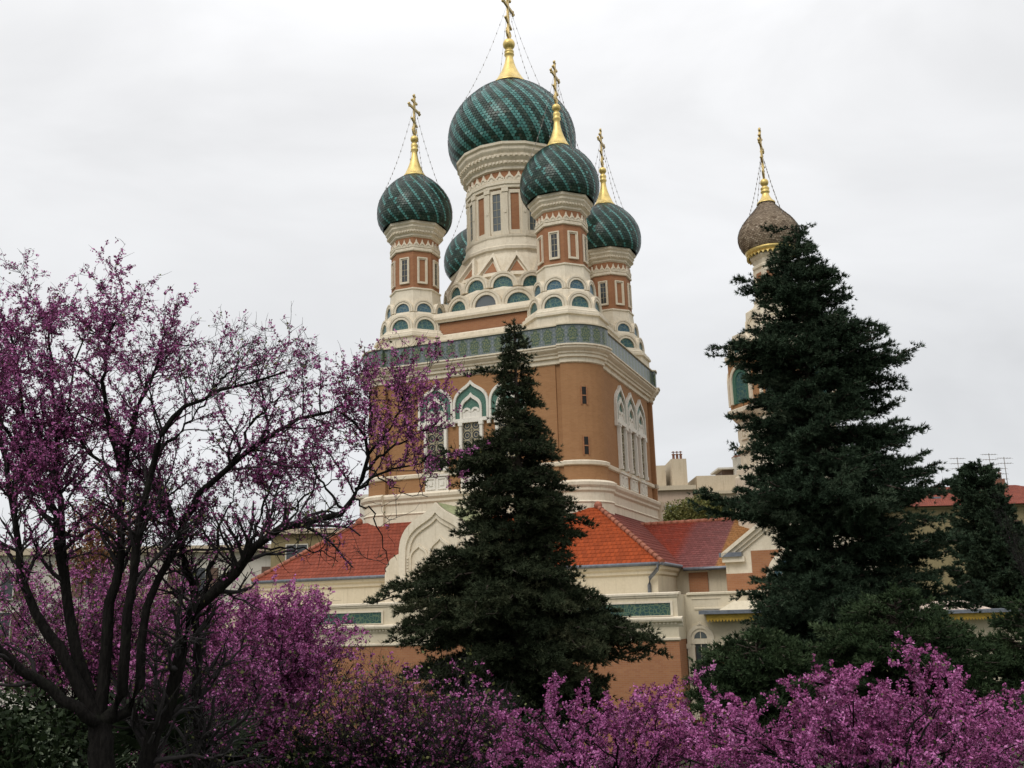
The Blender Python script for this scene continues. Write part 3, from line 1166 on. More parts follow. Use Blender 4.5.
rw = MB(E)
rw.loft([rect(0.3, -5.4), rect(0.3, 1.72), rect(0.2, 1.78), rect(0.2, 1.9), rect(0.08, 2.0), rect(0.05, 2.18), rect(0.4, 2.2)], 0)
rw.build('ring_wall', CREAM2, cath)
dp = MB(E)
x0 = xr + D - 0.05
dp.tube([(x0 - 0.1, -D - 0.05, 2.15), (x0 - 0.15, -D - 0.06, 1.95), (x0 - 0.55, -D + 0.12, 1.6), (x0 - 0.62, -D + 0.2, 1.3), (x0 - 0.62, -D + 0.2, -4)], 0.085, 8)
dp.build('downpipe', ZINC, cath)

# --- ambulatory: lower storey in front, with parapet and tile frieze
YB = -7.0
AX0, AX1 = -18.6, 5.3
am = MB(E)


def prism_x(mb, prof, x0, x1, m=0):
    """profile of (y, z) swept along x"""
    mb.loft([[(x0, y, z) for y, z in prof], [(x1, y, z) for y, z in prof]], m, True, False, True, True)


prism_x(am, [(YB, -1.0), (YB, 0.80), (-D + 0.29, 0.80), (-D + 0.29, -1.0)], AX0, AX1, 0)
am.build('ambulatory_wall', CREAM2, cath)
ab = MB(E)
prism_x(ab, [(YB + 0.03, -5.4), (YB + 0.03, -1.0), (-D + 0.28, -1.0), (-D + 0.28, -5.4)], AX0 + 0.02, AX1 - 0.02, 0)
ab.build('ambulatory_brick_wall', BRICKR, cath)
cp = MB(E)
prism_x(cp, [(YB - 0.1, 0.78), (YB - 0.1, 0.86), (YB + 0.35, 0.9), (YB + 0.35, 0.78)], AX0 - 0.1, AX1 + 0.1)
prism_x(cp, [(YB - 0.05, 0.70), (YB - 0.05, 0.775), (YB, 0.775), (YB, 0.70)], AX0 - 0.05, AX1 + 0.05)
prism_x(cp, [(YB, -0.50), (YB - 0.06, -0.42), (YB - 0.06, -0.34), (YB - 0.22, -0.28), (YB - 0.26, -0.2), (YB - 0.26, -0.14), (YB, -0.08)], AX0 - 0.2, AX1 + 0.2)
prism_x(cp, [(YB, -1.04), (YB - 0.05, -1.0), (YB - 0.05, -0.92), (YB, -0.9)], AX0, AX1 + 0.05)
for i in range(150):
    x = AX0 + (AX1 - AX0) * (i + 0.5) / 150
    cp.box(x - 0.045, x + 0.045, YB - 0.13, YB - 0.03, -0.385, -0.30)
cp.build('parapet_cornice', CREAM, cath)
for (x0, x1) in ((-0.9, 5.02), (-12.5, -8.3)):
    tp = MB(E)
    tp.box(x0, x1, YB - 0.012, YB + 0.05, -0.03, 0.46, 1)
    tp.ring([(x0, -0.03), (x0, 0.46), (x1, 0.46), (x1, -0.03), (x0, -0.03)], [(x0 - 0.1, -0.06), (x0 - 0.1, 0.54), (x1 + 0.1, 0.54), (x1 + 0.1, -0.06), (x0 - 0.1, -0.06)], YB + 0.02, YB - 0.05, 0)
    tp.build('tile_panel', [CREAM, ARAB], cath)

# --- recessed bay to the right with the arched window
YR = -5.6
rb = MB(E)
prism_x(rb, [(YR, -1.35), (YR, 0.78), (-3.4, 0.78), (-3.4, -1.35)], AX1 + 0.002, 9.4, 0)
prism_x(rb, [(YR - 0.08, 0.76), (YR - 0.08, 0.84), (YR + 0.3, 0.87), (YR + 0.3, 0.76)], AX1 + 0.1, 9.4, 0)
prism_x(rb, [(YR - 0.04, 0.16), (YR - 0.04, 0.22), (YR, 0.24), (YR, 0.14)], AX1 + 0.4, 7.2, 0)
prism_x(rb, [(YR - 0.03, 0.58), (YR - 0.03, 0.62), (YR, 0.63), (YR, 0.57)], AX1 + 0.3, 6.8, 0)
prism_x(rb, [(YR + 0.03, -5.4), (YR + 0.03, -1.35), (-3.4, -1.35), (-3.4, -5.4)], AX1 + 0.002, 9.38, 1)
rb.build('side_bay', [CREAM2, BRICKR], cath)
aw = MB(E)
cx = 5.88
aw.ring([(cx-0.4, -4.2)] + arc(0.4, -1.0, 14, cx) + [(cx+0.4, -4.2)], [(cx-0.56, -4.2)] + arc(0.56, -1.0, 14, cx) + [(cx+0.56, -4.2)], YR + 0.05, YR - 0.08, 0)
aw.ring([(cx-0.25, -4.2)] + arc(0.27, -1.0, 14, cx) + [(cx+0.25, -4.2)], [(cx-0.4, -4.2)] + arc(0.4, -1.0, 14, cx) + [(cx+0.4, -4.2)], YR + 0.05, YR - 0.04, 0)
aw.plate(arc(0.272, -1.0, 14, cx), YR + 0.05, YR - 0.015, 1)
aw.box(cx - 0.4, cx + 0.4, YR - 0.07, YR + 0.05, -1.22, -1.02, 0)
aw.box(cx - 0.24, cx + 0.24, YR - 0.012, YR + 0.05, -3.6, -1.22, 2)
aw.box(cx - 0.012, cx + 0.012, YR - 0.03, YR, -3.6, -0.75, 0)
aw.box(cx - 0.66, cx - 0.42, YR - 0.1, YR + 0.05, -1.4, -1.2, 0)
aw.box(cx + 0.42, cx + 0.66, YR - 0.1, YR + 0.05, -1.4, -1.2, 0)
aw.plate([(cx - 0.12, -0.5), (cx, -0.32), (cx + 0.12, -0.5)], YR + 0.02, YR - 0.08, 0)
aw.build('arched_window', [CREAM, GLASS2, GLASS], cath)


def canopy(name, x0, x1, y0, y1, z, parent, dz=E):
    c = MB(dz)
    c.poly([(x0, y0, z), (x1, y0, z), (x1, y1, z + 0.03), (x0, y1, z + 0.03)], 0)
    if dz:
        c.loft([[(x0 + 0.75, y0 + 0.3, z + 0.005), (x1, y0 + 0.3, z + 0.005), (x1, y1, z + 0.035), (x0 + 0.75, y1, z + 0.035)], [(x0 + 1.35, y0 + 0.6, z + 0.36), (x1, y0 + 0.6, z + 0.36), (x1, y1, z + 0.36), (x0 + 1.35, y1, z + 0.36)]], 2, cap1=True)
    c.box(x0, x1, y0 - 0.02, y0 + 0.1, z - 0.14, z, 0)
    c.box(x0 + 0.02, x0 + 0.1, y0 + 0.1, y1, z - 0.14, z + 0.001, 0)
    c.box(x0 + 0.25, x1 - 0.25, y0 + 0.2, y0 + 0.26, z - 0.36, z - 0.14, 1)
    n = int((x1 - x0 - 0.5) / 0.13)
    for i in range(n):
        x = x0 + 0.25 + (i + 0.5) * 0.13
        c.plate([(x - 0.06, z - 0.36), (x, z - 0.46), (x + 0.06, z - 0.36)], y0 + 0.255, y0 + 0.205, 1)
    c.box(x0 + 0.25, x0 + 0.31, y0 + 0.26, y1, z - 0.38, z - 0.14, 1)
    return c.build(name, [ZINC, YELLOW, CREAM2], parent)


canopy('canopy', 6.05, 9.3, YR - 0.9, YR - 0.005, 0.1, cath)

# --- nave arm: banded roof and its back wall
nv = MB(E)
YV0, YV1 = -0.3, 6.4
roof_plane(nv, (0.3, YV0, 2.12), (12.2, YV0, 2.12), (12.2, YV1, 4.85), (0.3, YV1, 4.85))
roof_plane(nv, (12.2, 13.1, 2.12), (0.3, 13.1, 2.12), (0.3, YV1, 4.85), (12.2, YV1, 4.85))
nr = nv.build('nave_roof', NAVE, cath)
k = MB(E)
k.tube([(4.2, YV0 - 0.05, 2.05), (7.3, YV0 - 0.05, 2.05)], 0.085, 8)
k.build('gutter', ZINC, nr)
k = MB(E)
for i in range(31):
    x = 0.3 + i * 0.38
    k.tube([(x, YV1, 4.86), (x + 0.4, YV1, 4.86)], [0.12, 0.14], 8)
k.build('ridge_tiles', RIDGE, nr)
k = MB(E)
k.box(0.5, 12.1, 0.1, 12.7, -5.4, 2.08, 0)
k.box(4.35, 5.25, 0.0, 0.4, -5.4, 1.9, 1)
k.box(4.28, 5.32, -0.06, 0.4, 1.9, 2.02, 2)
k.build('nave_wall', [CREAM2, BRICKR, CREAM], cath)

# --- gabled front to the right of the nave roof
GX0, GXA, ZG0, ZGA = 6.85, 10.0, 2.3, 4.62
YG = -4.0
gf = MB(E)
gf.plate([(GX0, -5.4), (2*GXA - GX0, -5.4), (2*GXA - GX0, ZG0), (GXA, ZGA), (GX0, ZG0)], 0.6, YG, 0)
gf.box(GX0 - 0.012, GX0 + 1.9, YG - 0.012, YG + 0.4, 0.9, 1.62, 1)
gf.box(GX0 + 1.1, GX0 + 2.9, YG - 0.015, YG + 0.4, 1.61, 2.55, 1)
gfr = gf.build('gable_front', [CREAM, BRICKR], cath)
gc = MB(E)
def rk(d, off0, off1, y1):
    i_ = [(GX0 - d, ZG0 + off0 - d*0.736), (GXA, ZGA + off0), (2*GXA - GX0 + d, ZG0 + off0 - d*0.736)]
    o_ = [(GX0 - d, ZG0 + off1 - d*0.736), (GXA, ZGA + off1), (2*GXA - GX0 + d, ZG0 + off1 - d*0.736)]
    gc.ring(i_, o_, 0.62, y1, 0)
rk(0.0, -0.3, -0.12, YG - 0.1)
rk(0.05, -0.12, 0.08, YG - 0.22)
rk(0.1, 0.08, 0.26, YG - 0.36)
gc.box(GX0 - 0.1, GX0 + 0.85, YG - 0.25, YG + 0.3, ZG0 - 0.2, ZG0 + 0.02, 0)
gc.box(GX0 - 0.2, GX0 + 0.75, YG - 0.36, YG + 0.3, ZG0 + 0.02, ZG0 + 0.2, 1)
gc.build('raking_cornice', [CREAM, ZINC], gfr)
ga = MB(E)
ga.ring(arc(1.2, 1.2, 16, GXA), arc(1.5, 1.2, 16, GXA), YG + 0.1, YG - 0.12, 0)
ga.ring(arc(0.9, 1.2, 16, GXA), arc(1.2, 1.2, 16, GXA), YG + 0.1, YG - 0.05, 1)
ga.plate(arc(0.9, 1.2, 16, GXA), YG + 0.1, YG - 0.02, 0)
ga.build('gable_arch', [CREAM, BLUE], gfr)

# --- ogee gable of the apse in the middle of the left face
ag = MB(E)
cx, yA = -6.45, -5.0
def shape(w, top, sh):
    """stepped shoulders, then a keel arch"""
    o = ogee(w, top - sh, sh, 12)
    return o
outer = shape(1.95, 5.5, 3.0)
inner = shape(1.6, 5.02, 3.0)
inn2 = shape(1.42, 4.75, 3.0)
sh_l = [(-2.85, 0.8), (-2.85, 2.6)] + [(-2.85 + 0.85 * math.sin(R(a)), 3.35 - 0.75 * math.cos(R(a))) for a in (30, 60, 80)]
body = [(x + cx, z) for x, z in [(-1.95, 0.8)] + outer + [(1.95, 0.8)]]
ag.plate(body, yA + 1.2, yA, 0)
for s_ in (-1, 1):
    pl_ = [(cx + s_ * x, z) for x, z in ((1.94, 0.8), (2.85, 0.8), (2.85, 2.2), (2.78, 2.6), (2.55, 2.95), (2.2, 3.15), (1.94, 3.22))]
    ag.plate(pl_ if s_ > 0 else pl_[::-1], yA + 1.0, yA + 0.08, 0)
ag.ring([(x + cx, z) for x, z in [(-1.6, 1.3)] + inner + [(1.6, 1.3)]], [(x + cx, z) for x, z in [(-1.952, 1.3)] + outer + [(1.952, 1.3)]], yA + 0.2, yA - 0.2, 0)
ag.ring([(x + cx, z) for x, z in [(-1.42, 1.4)] + inn2 + [(1.42, 1.4)]], [(x + cx, z) for x, z in [(-1.6, 1.4)] + inner + [(1.6, 1.4)]], yA + 0.2, yA - 0.1, 0)
for x, w, h, z in ((-0.85, 0.5, 0.75, 2.85), (0.25 - 0.0, 0.62, 1.0, 2.95), (1.2, 0.42, 0.75, 2.85)):
    x -= 0.1
    o_ = ogee(w, h, z, 8); i_ = ogee(w * 0.82, h * 0.82, z, 8)
    ag.ring([(p[0] + cx + x, p[1]) for p in [(-w*0.82, 1.7)] + i_ + [(w*0.82, 1.7)]], [(p[0] + cx + x, p[1]) for p in [(-w, 1.7)] + o_ + [(w, 1.7)]], yA + 0.1, yA - 0.08, 0)
for z in [1.5 + 0.14 * i for i in range(11)]:
    ag.box(cx - 1.56, cx - 1.47, yA - 0.16, yA, z, z + 0.07, 0)
    ag.box(cx + 1.47, cx + 1.56, yA - 0.16, yA, z, z + 0.07, 0)
ag.box(cx - 2.0, cx + 2.0, yA - 0.26, yA + 0.1, 1.2, 1.34, 0)
ag.build('apse_gable', CREAM, cath)
agr = MB(E)
lo = [(x + cx, yA + 0.1, z + 0.02) for x, z in outer[2:-2]]
hi = [(x + cx, -0.1, z + 0.02) for x, z in outer[2:-2]]
agr.loft([lo, hi], 0, closed=False)
agr.build('apse_roof', flat('weathered_copper', (0.3, 0.33, 0.17), 0.6, 0, 0.3), cath)


# --- bell tower with the brown dome
def bell():
    N, PH = 8, R(22.5)
    ap = math.cos(PH)
    t = MB(E)
    t.lathe([(3.0, -5.4), (3.0, 6.9), (2.9, 7.0), (2.9, 7.3), (2.75, 7.45), (2.62, 7.5), (2.62, 8.2), (2.8, 8.3), (2.8, 8.5), (2.6, 8.6), (2.62, 9.9), (2.8, 10.0), (3.0, 10.2), (3.1, 10.3), (3.1, 10.5), (2.9, 10.6)], N, PH, m=0, smooth=False)
    t.lathe([(2.92, 10.55), (2.92, 13.3)], N, PH, m=1, smooth=False)
    t.lathe([(2.93, 13.2), (3.06, 13.3), (3.06, 13.5), (2.72, 13.55), (2.55, 14.7), (1.9, 14.95), (1.75, 15.0), (1.7, 16.0), (1.25, 16.3), (1.15, 16.5), (1.2, 16.55), (1.2, 16.7), (1.02, 16.75), (1.02, 18.4), (1.1, 18.5), (1.1, 18.62), (1.0, 18.7), (1.05, 18.95), (1.2, 19.1), (1.2, 19.2), (1.15, 19.3)], N, PH, m=0, smooth=False)
    for kk in range(N):
        t.M = Matrix.Rotation(R(45 * kk), 4, 'Z')
        y = -2.6 * ap
        for q in (-0.45, 0.45):
            t.ring([(q-0.16, 9.0), (q-0.16, 9.4), (q+0.16, 9.4), (q+0.16, 9.0), (q-0.16, 9.0)], [(q-0.26, 8.9), (q-0.26, 9.5), (q+0.26, 9.5), (q+0.26, 8.9), (q-0.26, 8.9)], y + 0.05, y - 0.1, 0)
            t.box(q - 0.06, q + 0.06, y - 0.1, y, 9.1, 9.3, 0)
    t.M = None
    root = t.build('bell_tower', [CREAM, BRICK], cath)
    make_dome('shingled_dome', [(1.3, 19.5), (1.52, 19.75), (1.69, 20.15), (1.71, 20.5), (1.57, 20.95), (1.27, 21.4), (0.92, 21.8), (0.62, 22.15), (0.42, 22.42), (0.36, 22.55)], 64, 36, 4, 1, [SHING, SHING], root, pick=True, relief=0.03, seed=9)
    gb = MB(E); gb.lathe([(1.22, 19.27), (1.28, 19.25), (1.36, 19.45), (1.4, 19.54), (1.34, 19.57)], 32)
    for kk in range(32):
        gb.M = Matrix.Rotation(2*PI*kk/32, 4, 'Z')
        gb.plate([(-0.09, 19.28), (0.09, 19.28), (0, 19.12)], -1.25, -1.335, 0)
    gb.M = None
    gb.build('gold_band', GOLD, root)
    sp = MB(E); sp.lathe(spire_prof(22.46, 23.05, 23.72, 0.48, 0.19, 0.24), 16)
    sp.build('gold_spire', GOLD, root)
    make_cross(3.1, root, 23.95)
    ch = make_chain((0.05, 0.05, 25.3), (0.98, 0.98, 21.2), 0.3, root)
    for kk in (1, 2, 3):
        copy_tree(ch, root, (0, 0, 0), R(90 * kk))
    p = MB(E)
    y = -1.02 * ap
    p.box(-0.2, 0.2, y - 0.02, y + 0.05, 16.95, 18.2, 0)
    p.box(-0.42, -0.34, y - 0.06, y + 0.05, 16.75, 18.4, 1)
    p.box(0.34, 0.42, y - 0.06, y + 0.05, 16.75, 18.4, 1)
    bp = p.build('brick_panel', [BRICKR, CREAM], root)
    a = MB(E)
    y = -2.92 * ap
    def lg(r, z, z0):
        return [(-r, z0)] + arc(r, z, 14) + [(r, z0)]
    a.ring(lg(0.72, 12.0, 10.8), lg(0.9, 12.0, 10.8), y + 0.05, y - 0.14, 0)
    a.ring(lg(0.45, 12.0, 10.8), lg(0.72, 12.0, 10.8), y + 0.05, y - 0.07, 1)
    a.plate(lg(0.45, 12.0, 10.8), y + 0.05, y - 0.02, 2)
    apan = a.build('arch_panel', [CREAM, GREENT, TEAL], root)
    a = MB(E)
    a.ring(lg(0.72, 12.0, 10.8), lg(0.9, 12.0, 10.8), y + 0.05, y - 0.14, 0)
    a.ring(lg(0.6, 12.0, 10.8), lg(0.72, 12.0, 10.8), y + 0.05, y - 0.07, 1)
    a.plate(lg(0.6, 12.0, 10.8), y + 0.05, y - 0.02, 2)
    aop = a.build('bell_opening', [CREAM, BRICK, GLASS], root)
    apan.rotation_euler = (0, 0, R(45))
    g1 = make_arch('gable_arch', 2.85 * ap, 13.6, 0.98, 0.1, 0.4, TEAL, root, legs=0.06)
    g2 = make_arch('gable_arch', 1.78 * ap, 15.1, 0.62, 0.08, 0.4, GREENT, root, legs=0.1)
    for kk in range(1, 8):
        copy_tree(bp, root, (0, 0, 0), R(45 * kk))
        copy_tree(g1, root, (0, 0, 0), R(45 * kk))
        copy_tree(g2, root, (0, 0, 0), R(45 * kk))
    for kk in (2, 4, 6):
        copy_tree(aop, root, (0, 0, 0), R(45 * kk))
        copy_tree(apan, root, (0, 0, 0), R(45 * kk + 45))
    root['label'] = 'bell tower with a brown shingled dome and gold band'
    return root


bt = bell()
bt.location = (8.8, 6.5, 0)

# ------------------------------------------------------------------ town behind


def window_part(parent, x, y, z, w, h, frame=WHITE, pane=GLASS, face='y', shutter=None):
    m_ = MB()
    t = 0.08
    if face == 'y':
        f_ = lambda x0, x1, y0, y1, z0, z1, k: m_.box(x + x0, x + x1, y + y0, y + y1, z + z0, z + z1, k)
    else:
        f_ = lambda x0, x1, y0, y1, z0, z1, k: m_.box(x + y0, x + y1, y + x0, y + x1, z + z0, z + z1, k)
    f_(-w/2, w/2, -0.02, 0.1, 0, h, 1)
    for a, b_ in ((-w/2 - t, -w/2), (w/2, w/2 + t), (-0.03, 0.03)):
        f_(a, b_, -0.06, 0.1, -0.02, h + 0.02, 0)
    f_(-w/2 - t, w/2 + t, -0.062, 0.1, h, h + t, 0)
    f_(-w/2 - t*1.6, w/2 + t*1.6, -0.16, 0.1, -t, 0, 0)
    if shutter:
        for s in (-1, 1):
            f_(s*(w/2 + t + w*0.25) - w*0.24, s*(w/2 + t + w*0.25) + w*0.24, -0.07, 0.05, 0, h, 2)
    return m_.build('window', [frame, pane, shutter or frame], parent)


APT = plaster('apartment_render', (0.52, 0.44, 0.32), (0.36, 0.28, 0.19), 0.5)
APT2 = plaster('pink_render', (0.50, 0.38, 0.29), (0.34, 0.25, 0.18), 0.4)
APTY = plaster('yellow_render', (0.27, 0.22, 0.115), (0.19, 0.15, 0.08), 0.6)
APTW = plaster('pale_render', (0.60, 0.57, 0.50), (0.42, 0.39, 0.33), 0.4)
SHUT = flat('grey_blue_shutter', (0.2, 0.23, 0.26), 0.6)
SHUTB = flat('brown_shutter', (0.12, 0.07, 0.045), 0.6)
TERRA = flat('terracotta_pot', (0.22, 0.10, 0.06), 0.8)


def pots(parent, x, y, z, n, dx):
    mi = 0
    for i in range(n):
        mb = MB()
        mb.lathe([(0.16, z), (0.14, z + 0.5), (0.2, z + 0.55), (0.2, z + 0.65), (0.08, z + 0.68)], 8, 0, (x + dx * i, y), mi, True)
        mb.lathe([(0.24, z + 0.85), (0.02, z + 1.0)], 8, 0, (x + dx * i, y), mi, True, True)
        mb.tube([(x + dx*i, y, z + 0.6), (x + dx*i, y, z + 0.9)], 0.05, 4, mi)
        mb.build('chimney_pot', TERRA, parent)


# cream apartment block behind the cathedral's right shoulder
apt = empty('apartment_building', (19, 112, 0))
tag(apt, 'cream apartment block with clustered chimney pots between the cathedral and bell tower', 'building')
m_ = MB()
m_.box(-6, 0.9, 0, 12, 0, 19.0, 0)
m_.box(0.9, 12, 1.2, 12, 0, 18.6, 1)
m_.build('wall', [APT2, APT], apt)
m_ = MB()
m_.box(-6.4, 1.2, -0.5, 12, 19.0, 19.5, 0)
m_.box(1.2, 12.3, 0.8, 12, 18.6, 18.95, 0)
m_.build('roof_slab', APT, apt)
m_ = MB()
m_.box(-4.5, -1.55, 3, 9, 19.5, 22.3, 0)
m_.box(-0.95, 0.8, 2.2, 8, 19.5, 22.9, 0)
m_.box(1.9, 10.5, 2.5, 9, 18.9, 20.9, 0)
m_.box(4.6, 8.0, 3.2, 8, 21.7, 21.9, 1)
m_.box(5.2, 7.6, 4, 8, 20.8, 21.7, 2)
m_.build('penthouse', [APT, APTW, SHUTB], apt)
pots(apt, -0.55, 2.8, 22.9, 3, 0.42)
pots(apt, -4.4, 3.6, 22.3, 3, 0.42)
m_ = MB()
m_.lathe([(1.0, 20.3), (1.0, 22.8), (1.05, 22.85), (1.05, 23.0)], 12, 0, (7.4, 3.5), 0)
m_.box(6.5, 8.3, 2.6, 4.4, 23.0, 23.2, 1)
for i in range(5):
    m_.box(6.5 + 0.42*i, 6.55 + 0.42*i, 2.6, 2.65, 23.2, 23.7, 1)
m_.box(6.5, 8.3, 2.6, 2.64, 23.68, 23.75, 1)
m_.build('water_tank', [APTW, TERRA], apt)
for x, z in ((-1.4, 14.9), (-1.4, 11), (-4.2, 14.9), (-4.2, 11)):
    window_part(apt, x, -0.02, z, 1.7, 2.4, APTW, SHUT)
for x in (3, 6, 9):
    window_part(apt, x, 1.18, 14.5, 1.2, 1.8, APTW, GLASS2, shutter=SHUT)

# red roofed house on the right
hs = empty('town_house', (44, 92, 0))
tag(hs, 'ochre house with a red tiled hip roof and television aerials at the right edge', 'building')
m_ = MB(); m_.box(-8.5, 10, 0, 12, 0, 14.4, 0)
m_.box(-8.7, 10.2, -0.25, 12.2, 14.2, 14.42, 0)
m_.build('wall', APTY, hs)
m_ = MB()
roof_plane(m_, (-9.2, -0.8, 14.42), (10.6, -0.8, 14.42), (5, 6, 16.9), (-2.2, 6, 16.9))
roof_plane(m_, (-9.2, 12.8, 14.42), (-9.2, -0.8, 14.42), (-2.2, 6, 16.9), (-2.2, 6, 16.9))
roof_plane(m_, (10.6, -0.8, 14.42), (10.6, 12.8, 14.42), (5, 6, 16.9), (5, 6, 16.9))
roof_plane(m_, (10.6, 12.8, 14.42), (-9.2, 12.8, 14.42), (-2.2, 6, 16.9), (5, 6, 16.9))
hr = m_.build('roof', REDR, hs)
m_ = MB(); m_.box(2.2, 3.1, 4, 5, 15.5, 17.3, 0)
m_.build('chimney', TERRA, hr)
pots(hr, 2.4, 4.5, 17.3, 2, 0.5)
m_ = MB(); m_.box(-5.1, -4.2, 1.7, 2.8, 15.2, 15.5, 0)
m_.build('skylight', ZINC, hr)
for i, (x, h_, zb) in enumerate(((-4.6, 2.4, 15.4), (-1.2, 3.2, 16.3), (0.4, 2.2, 16.6), (1.9, 3.4, 16.4), (3.3, 3.0, 16.4), (2.7, 1.6, 16.8))):
    m_ = MB()
    m_.tube([(x, 4, zb - 0.6), (x, 4, zb + h_)], 0.035, 5)
    for q in range(2 + i % 2):
        z = zb + h_ - 0.12 - 0.5 * q
        m_.tube([(x - 0.75, 4 - 0.2, z), (x + 0.75, 4 + 0.2, z)], 0.02, 4)
        for k_ in range(6):
            xx = x - 0.7 + 0.28 * k_
            m_.tube([(xx, 3.7, z - 0.1), (xx, 4.3, z + 0.1)], 0.014, 3)
    m_.build('aerial', CHAIN, hr)
for x in (0.6, 3.8, 7.0):
    for z in (11.0, 7.4):
        window_part(hs, x, -0.02, z, 1.2, 2.0, APTW, GLASS, shutter=SHUTB)

# pale apartment block seen through the redbuds on the left
lb = empty('apartment_building', (-28, 78, 0), R(8))
tag(lb, 'pale apartment block with balconies half hidden behind the redbud branches on the left', 'building')
m_ = MB(); m_.box(-22, 15, 0, 14, 0, 11.2, 0); m_.build('wall', APTW, lb)
m_ = MB(); m_.box(-22.4, 15.4, -0.6, 14.4, 11.2, 11.7, 0); m_.build('roof_slab', APT, lb)
for fz in (2.0, 5.0, 8.0):
    for x in (-18, -11, -4, 3, 10):
        window_part(lb, x, -0.02, fz, 1.8, 2.0, APTW, GLASS, shutter=SHUTB)
    for x in (-14.5, -0.5, 9.5):
        m_ = MB()
        m_.box(x - 2.6, x + 2.6, -1.4, 0.0, fz - 0.5, fz - 0.3, 0)
        m_.box(x - 2.6, x + 2.6, -1.42, -1.3, fz - 0.3, fz + 0.6, 1)
        m_.build('balcony', [APTW, APT2], lb)
wbk = empty('white_house', (-11.5, 88, 0))
tag(wbk, 'narrow whitish house with one window peeking beside the cathedral\'s left corner', 'building')
m_ = MB(); m_.box(-2.2, 2.2, 0, 8, 0, 16.2, 0); m_.build('wall', APTW, wbk)
m_ = MB(); m_.box(-2.5, 2.5, -0.3, 8.3, 16.2, 16.5, 0); m_.build('roof_slab', APTW, wbk)
for z in (13.2, 9.8):
    window_part(wbk, -0.7, -0.02, z, 1.0, 1.9, APTW, GLASS2)
yb = empty('yellow_house', (-14.5, 74, 0))
tag(yb, 'low yellowish house with a flat parapet behind the left red roof', 'building')
m_ = MB(); m_.box(-3.5, 3.4, 0, 8, 0, 12.0, 0); m_.build('wall', APTY, yb)
m_ = MB(); m_.box(-3.9, 3.8, -0.4, 8.3, 12.0, 12.35, 0); m_.build('roof_slab', APT, yb)
for x in (-1.6, 1.5):
    window_part(yb, x, -0.02, 9.7, 1.5, 1.5, APTW, GLASS)

# little pavilion with the yellow valance behind the junipers on the right
pv = empty('garden_pavilion', (21.5, 47.0, 0), R(-12))
tag(pv, 'cream garden pavilion with a blue edged roof and yellow scalloped valance between the conifers', 'pavilion')
m_ = MB(); m_.box(-2.6, 1.3, 0.2, 4, 0, 5.0, 0); m_.build('wall', CREAM2, pv)
m_ = MB(); m_.loft([[(-3, 0.0, 5.0), (0.2, 0.0, 5.0), (0.2, 4, 5.0), (-3, 4, 5.0)], [(-3, 0.0, 5.36), (0.1, 0.0, 5.36), (0.1, 4, 5.36), (-3, 4, 5.36)], [(-2.6, 0.8, 5.75), (-0.9, 0.8, 5.75), (-0.9, 3, 5.75), (-2.6, 3, 5.75)]], 0, cap1=True)
m_.build('roof', plaster('pinkish_render', (0.62, 0.5, 0.42), (0.5, 0.38, 0.3)), pv)
canopy('valance', -3.2, 1.75, -0.75, 0.18, 5.32, pv, dz=0.0)

# ------------------------------------------------------------------ vegetation


def unit(a):
    return a / np.maximum(np.linalg.norm(a, axis=-1, keepdims=True), 1e-9)


def tubes_np(P, Rd, sides=4):
    """P (N,K,3) paths, Rd (N,K) radii -> verts, quad faces"""
    N, K, _ = P.shape
    T_ = np.gradient(P, axis=1)
    T_ = unit(T_)
    ref = np.where(np.abs(T_[..., 2:3]) > 0.85, np.array([1.0, 0, 0]), np.array([0, 0, 1.0]))
    X = unit(np.cross(T_, ref))
    Y = np.cross(X, T_)
    a = np.arange(sides) * 2 * PI / sides
    V = P[:, :, None, :] + Rd[:, :, None, None] * (X[:, :, None, :] * np.cos(a)[None, None, :, None] + Y[:, :, None, :] * np.sin(a)[None, None, :, None])
    idx = np.arange(N * K * sides).reshape(N, K, sides)
    i2 = np.roll(idx, -1, axis=2)
    F = np.stack([idx[:, :-1], i2[:, :-1], i2[:, 1:], idx[:, 1:]], -1).reshape(-1, 4)
    return V.reshape(-1, 3), F


def merge(lst):
    Vs, Fs, n = [], [], 0
    for V, F in lst:
        Vs.append(V); Fs.append(F + n); n += len(V)
    return np.concatenate(Vs), np.concatenate(Fs)


def cards(P, Dr, ln, wd, spread, k, rng, tone):
    """k pointed triangles from each point, leaning along Dr"""
    N = len(P)
    P2 = np.repeat(P, k, 0); D2 = np.repeat(Dr, k, 0)
    d = unit(D2 + rng.normal(size=(N*k, 3)) * spread)
    side = unit(np.cross(d, rng.normal(size=(N*k, 3))))
    l = (ln if np.isscalar(ln) else np.repeat(ln, k))
    l = l * rng.uniform(0.6, 1.25, N*k)
    a = P2 - side * (wd/2)
    b_ = P2 + side * (wd/2)
    c = P2 + d * l[:, None]
    V = np.stack([a, b_, c], 1).reshape(-1, 3)
    F = np.arange(N*k*3).reshape(-1, 3)
    t = np.clip(np.repeat(tone, k) + rng.normal(size=N*k) * 0.13, 0, 1)
    return V, F, t


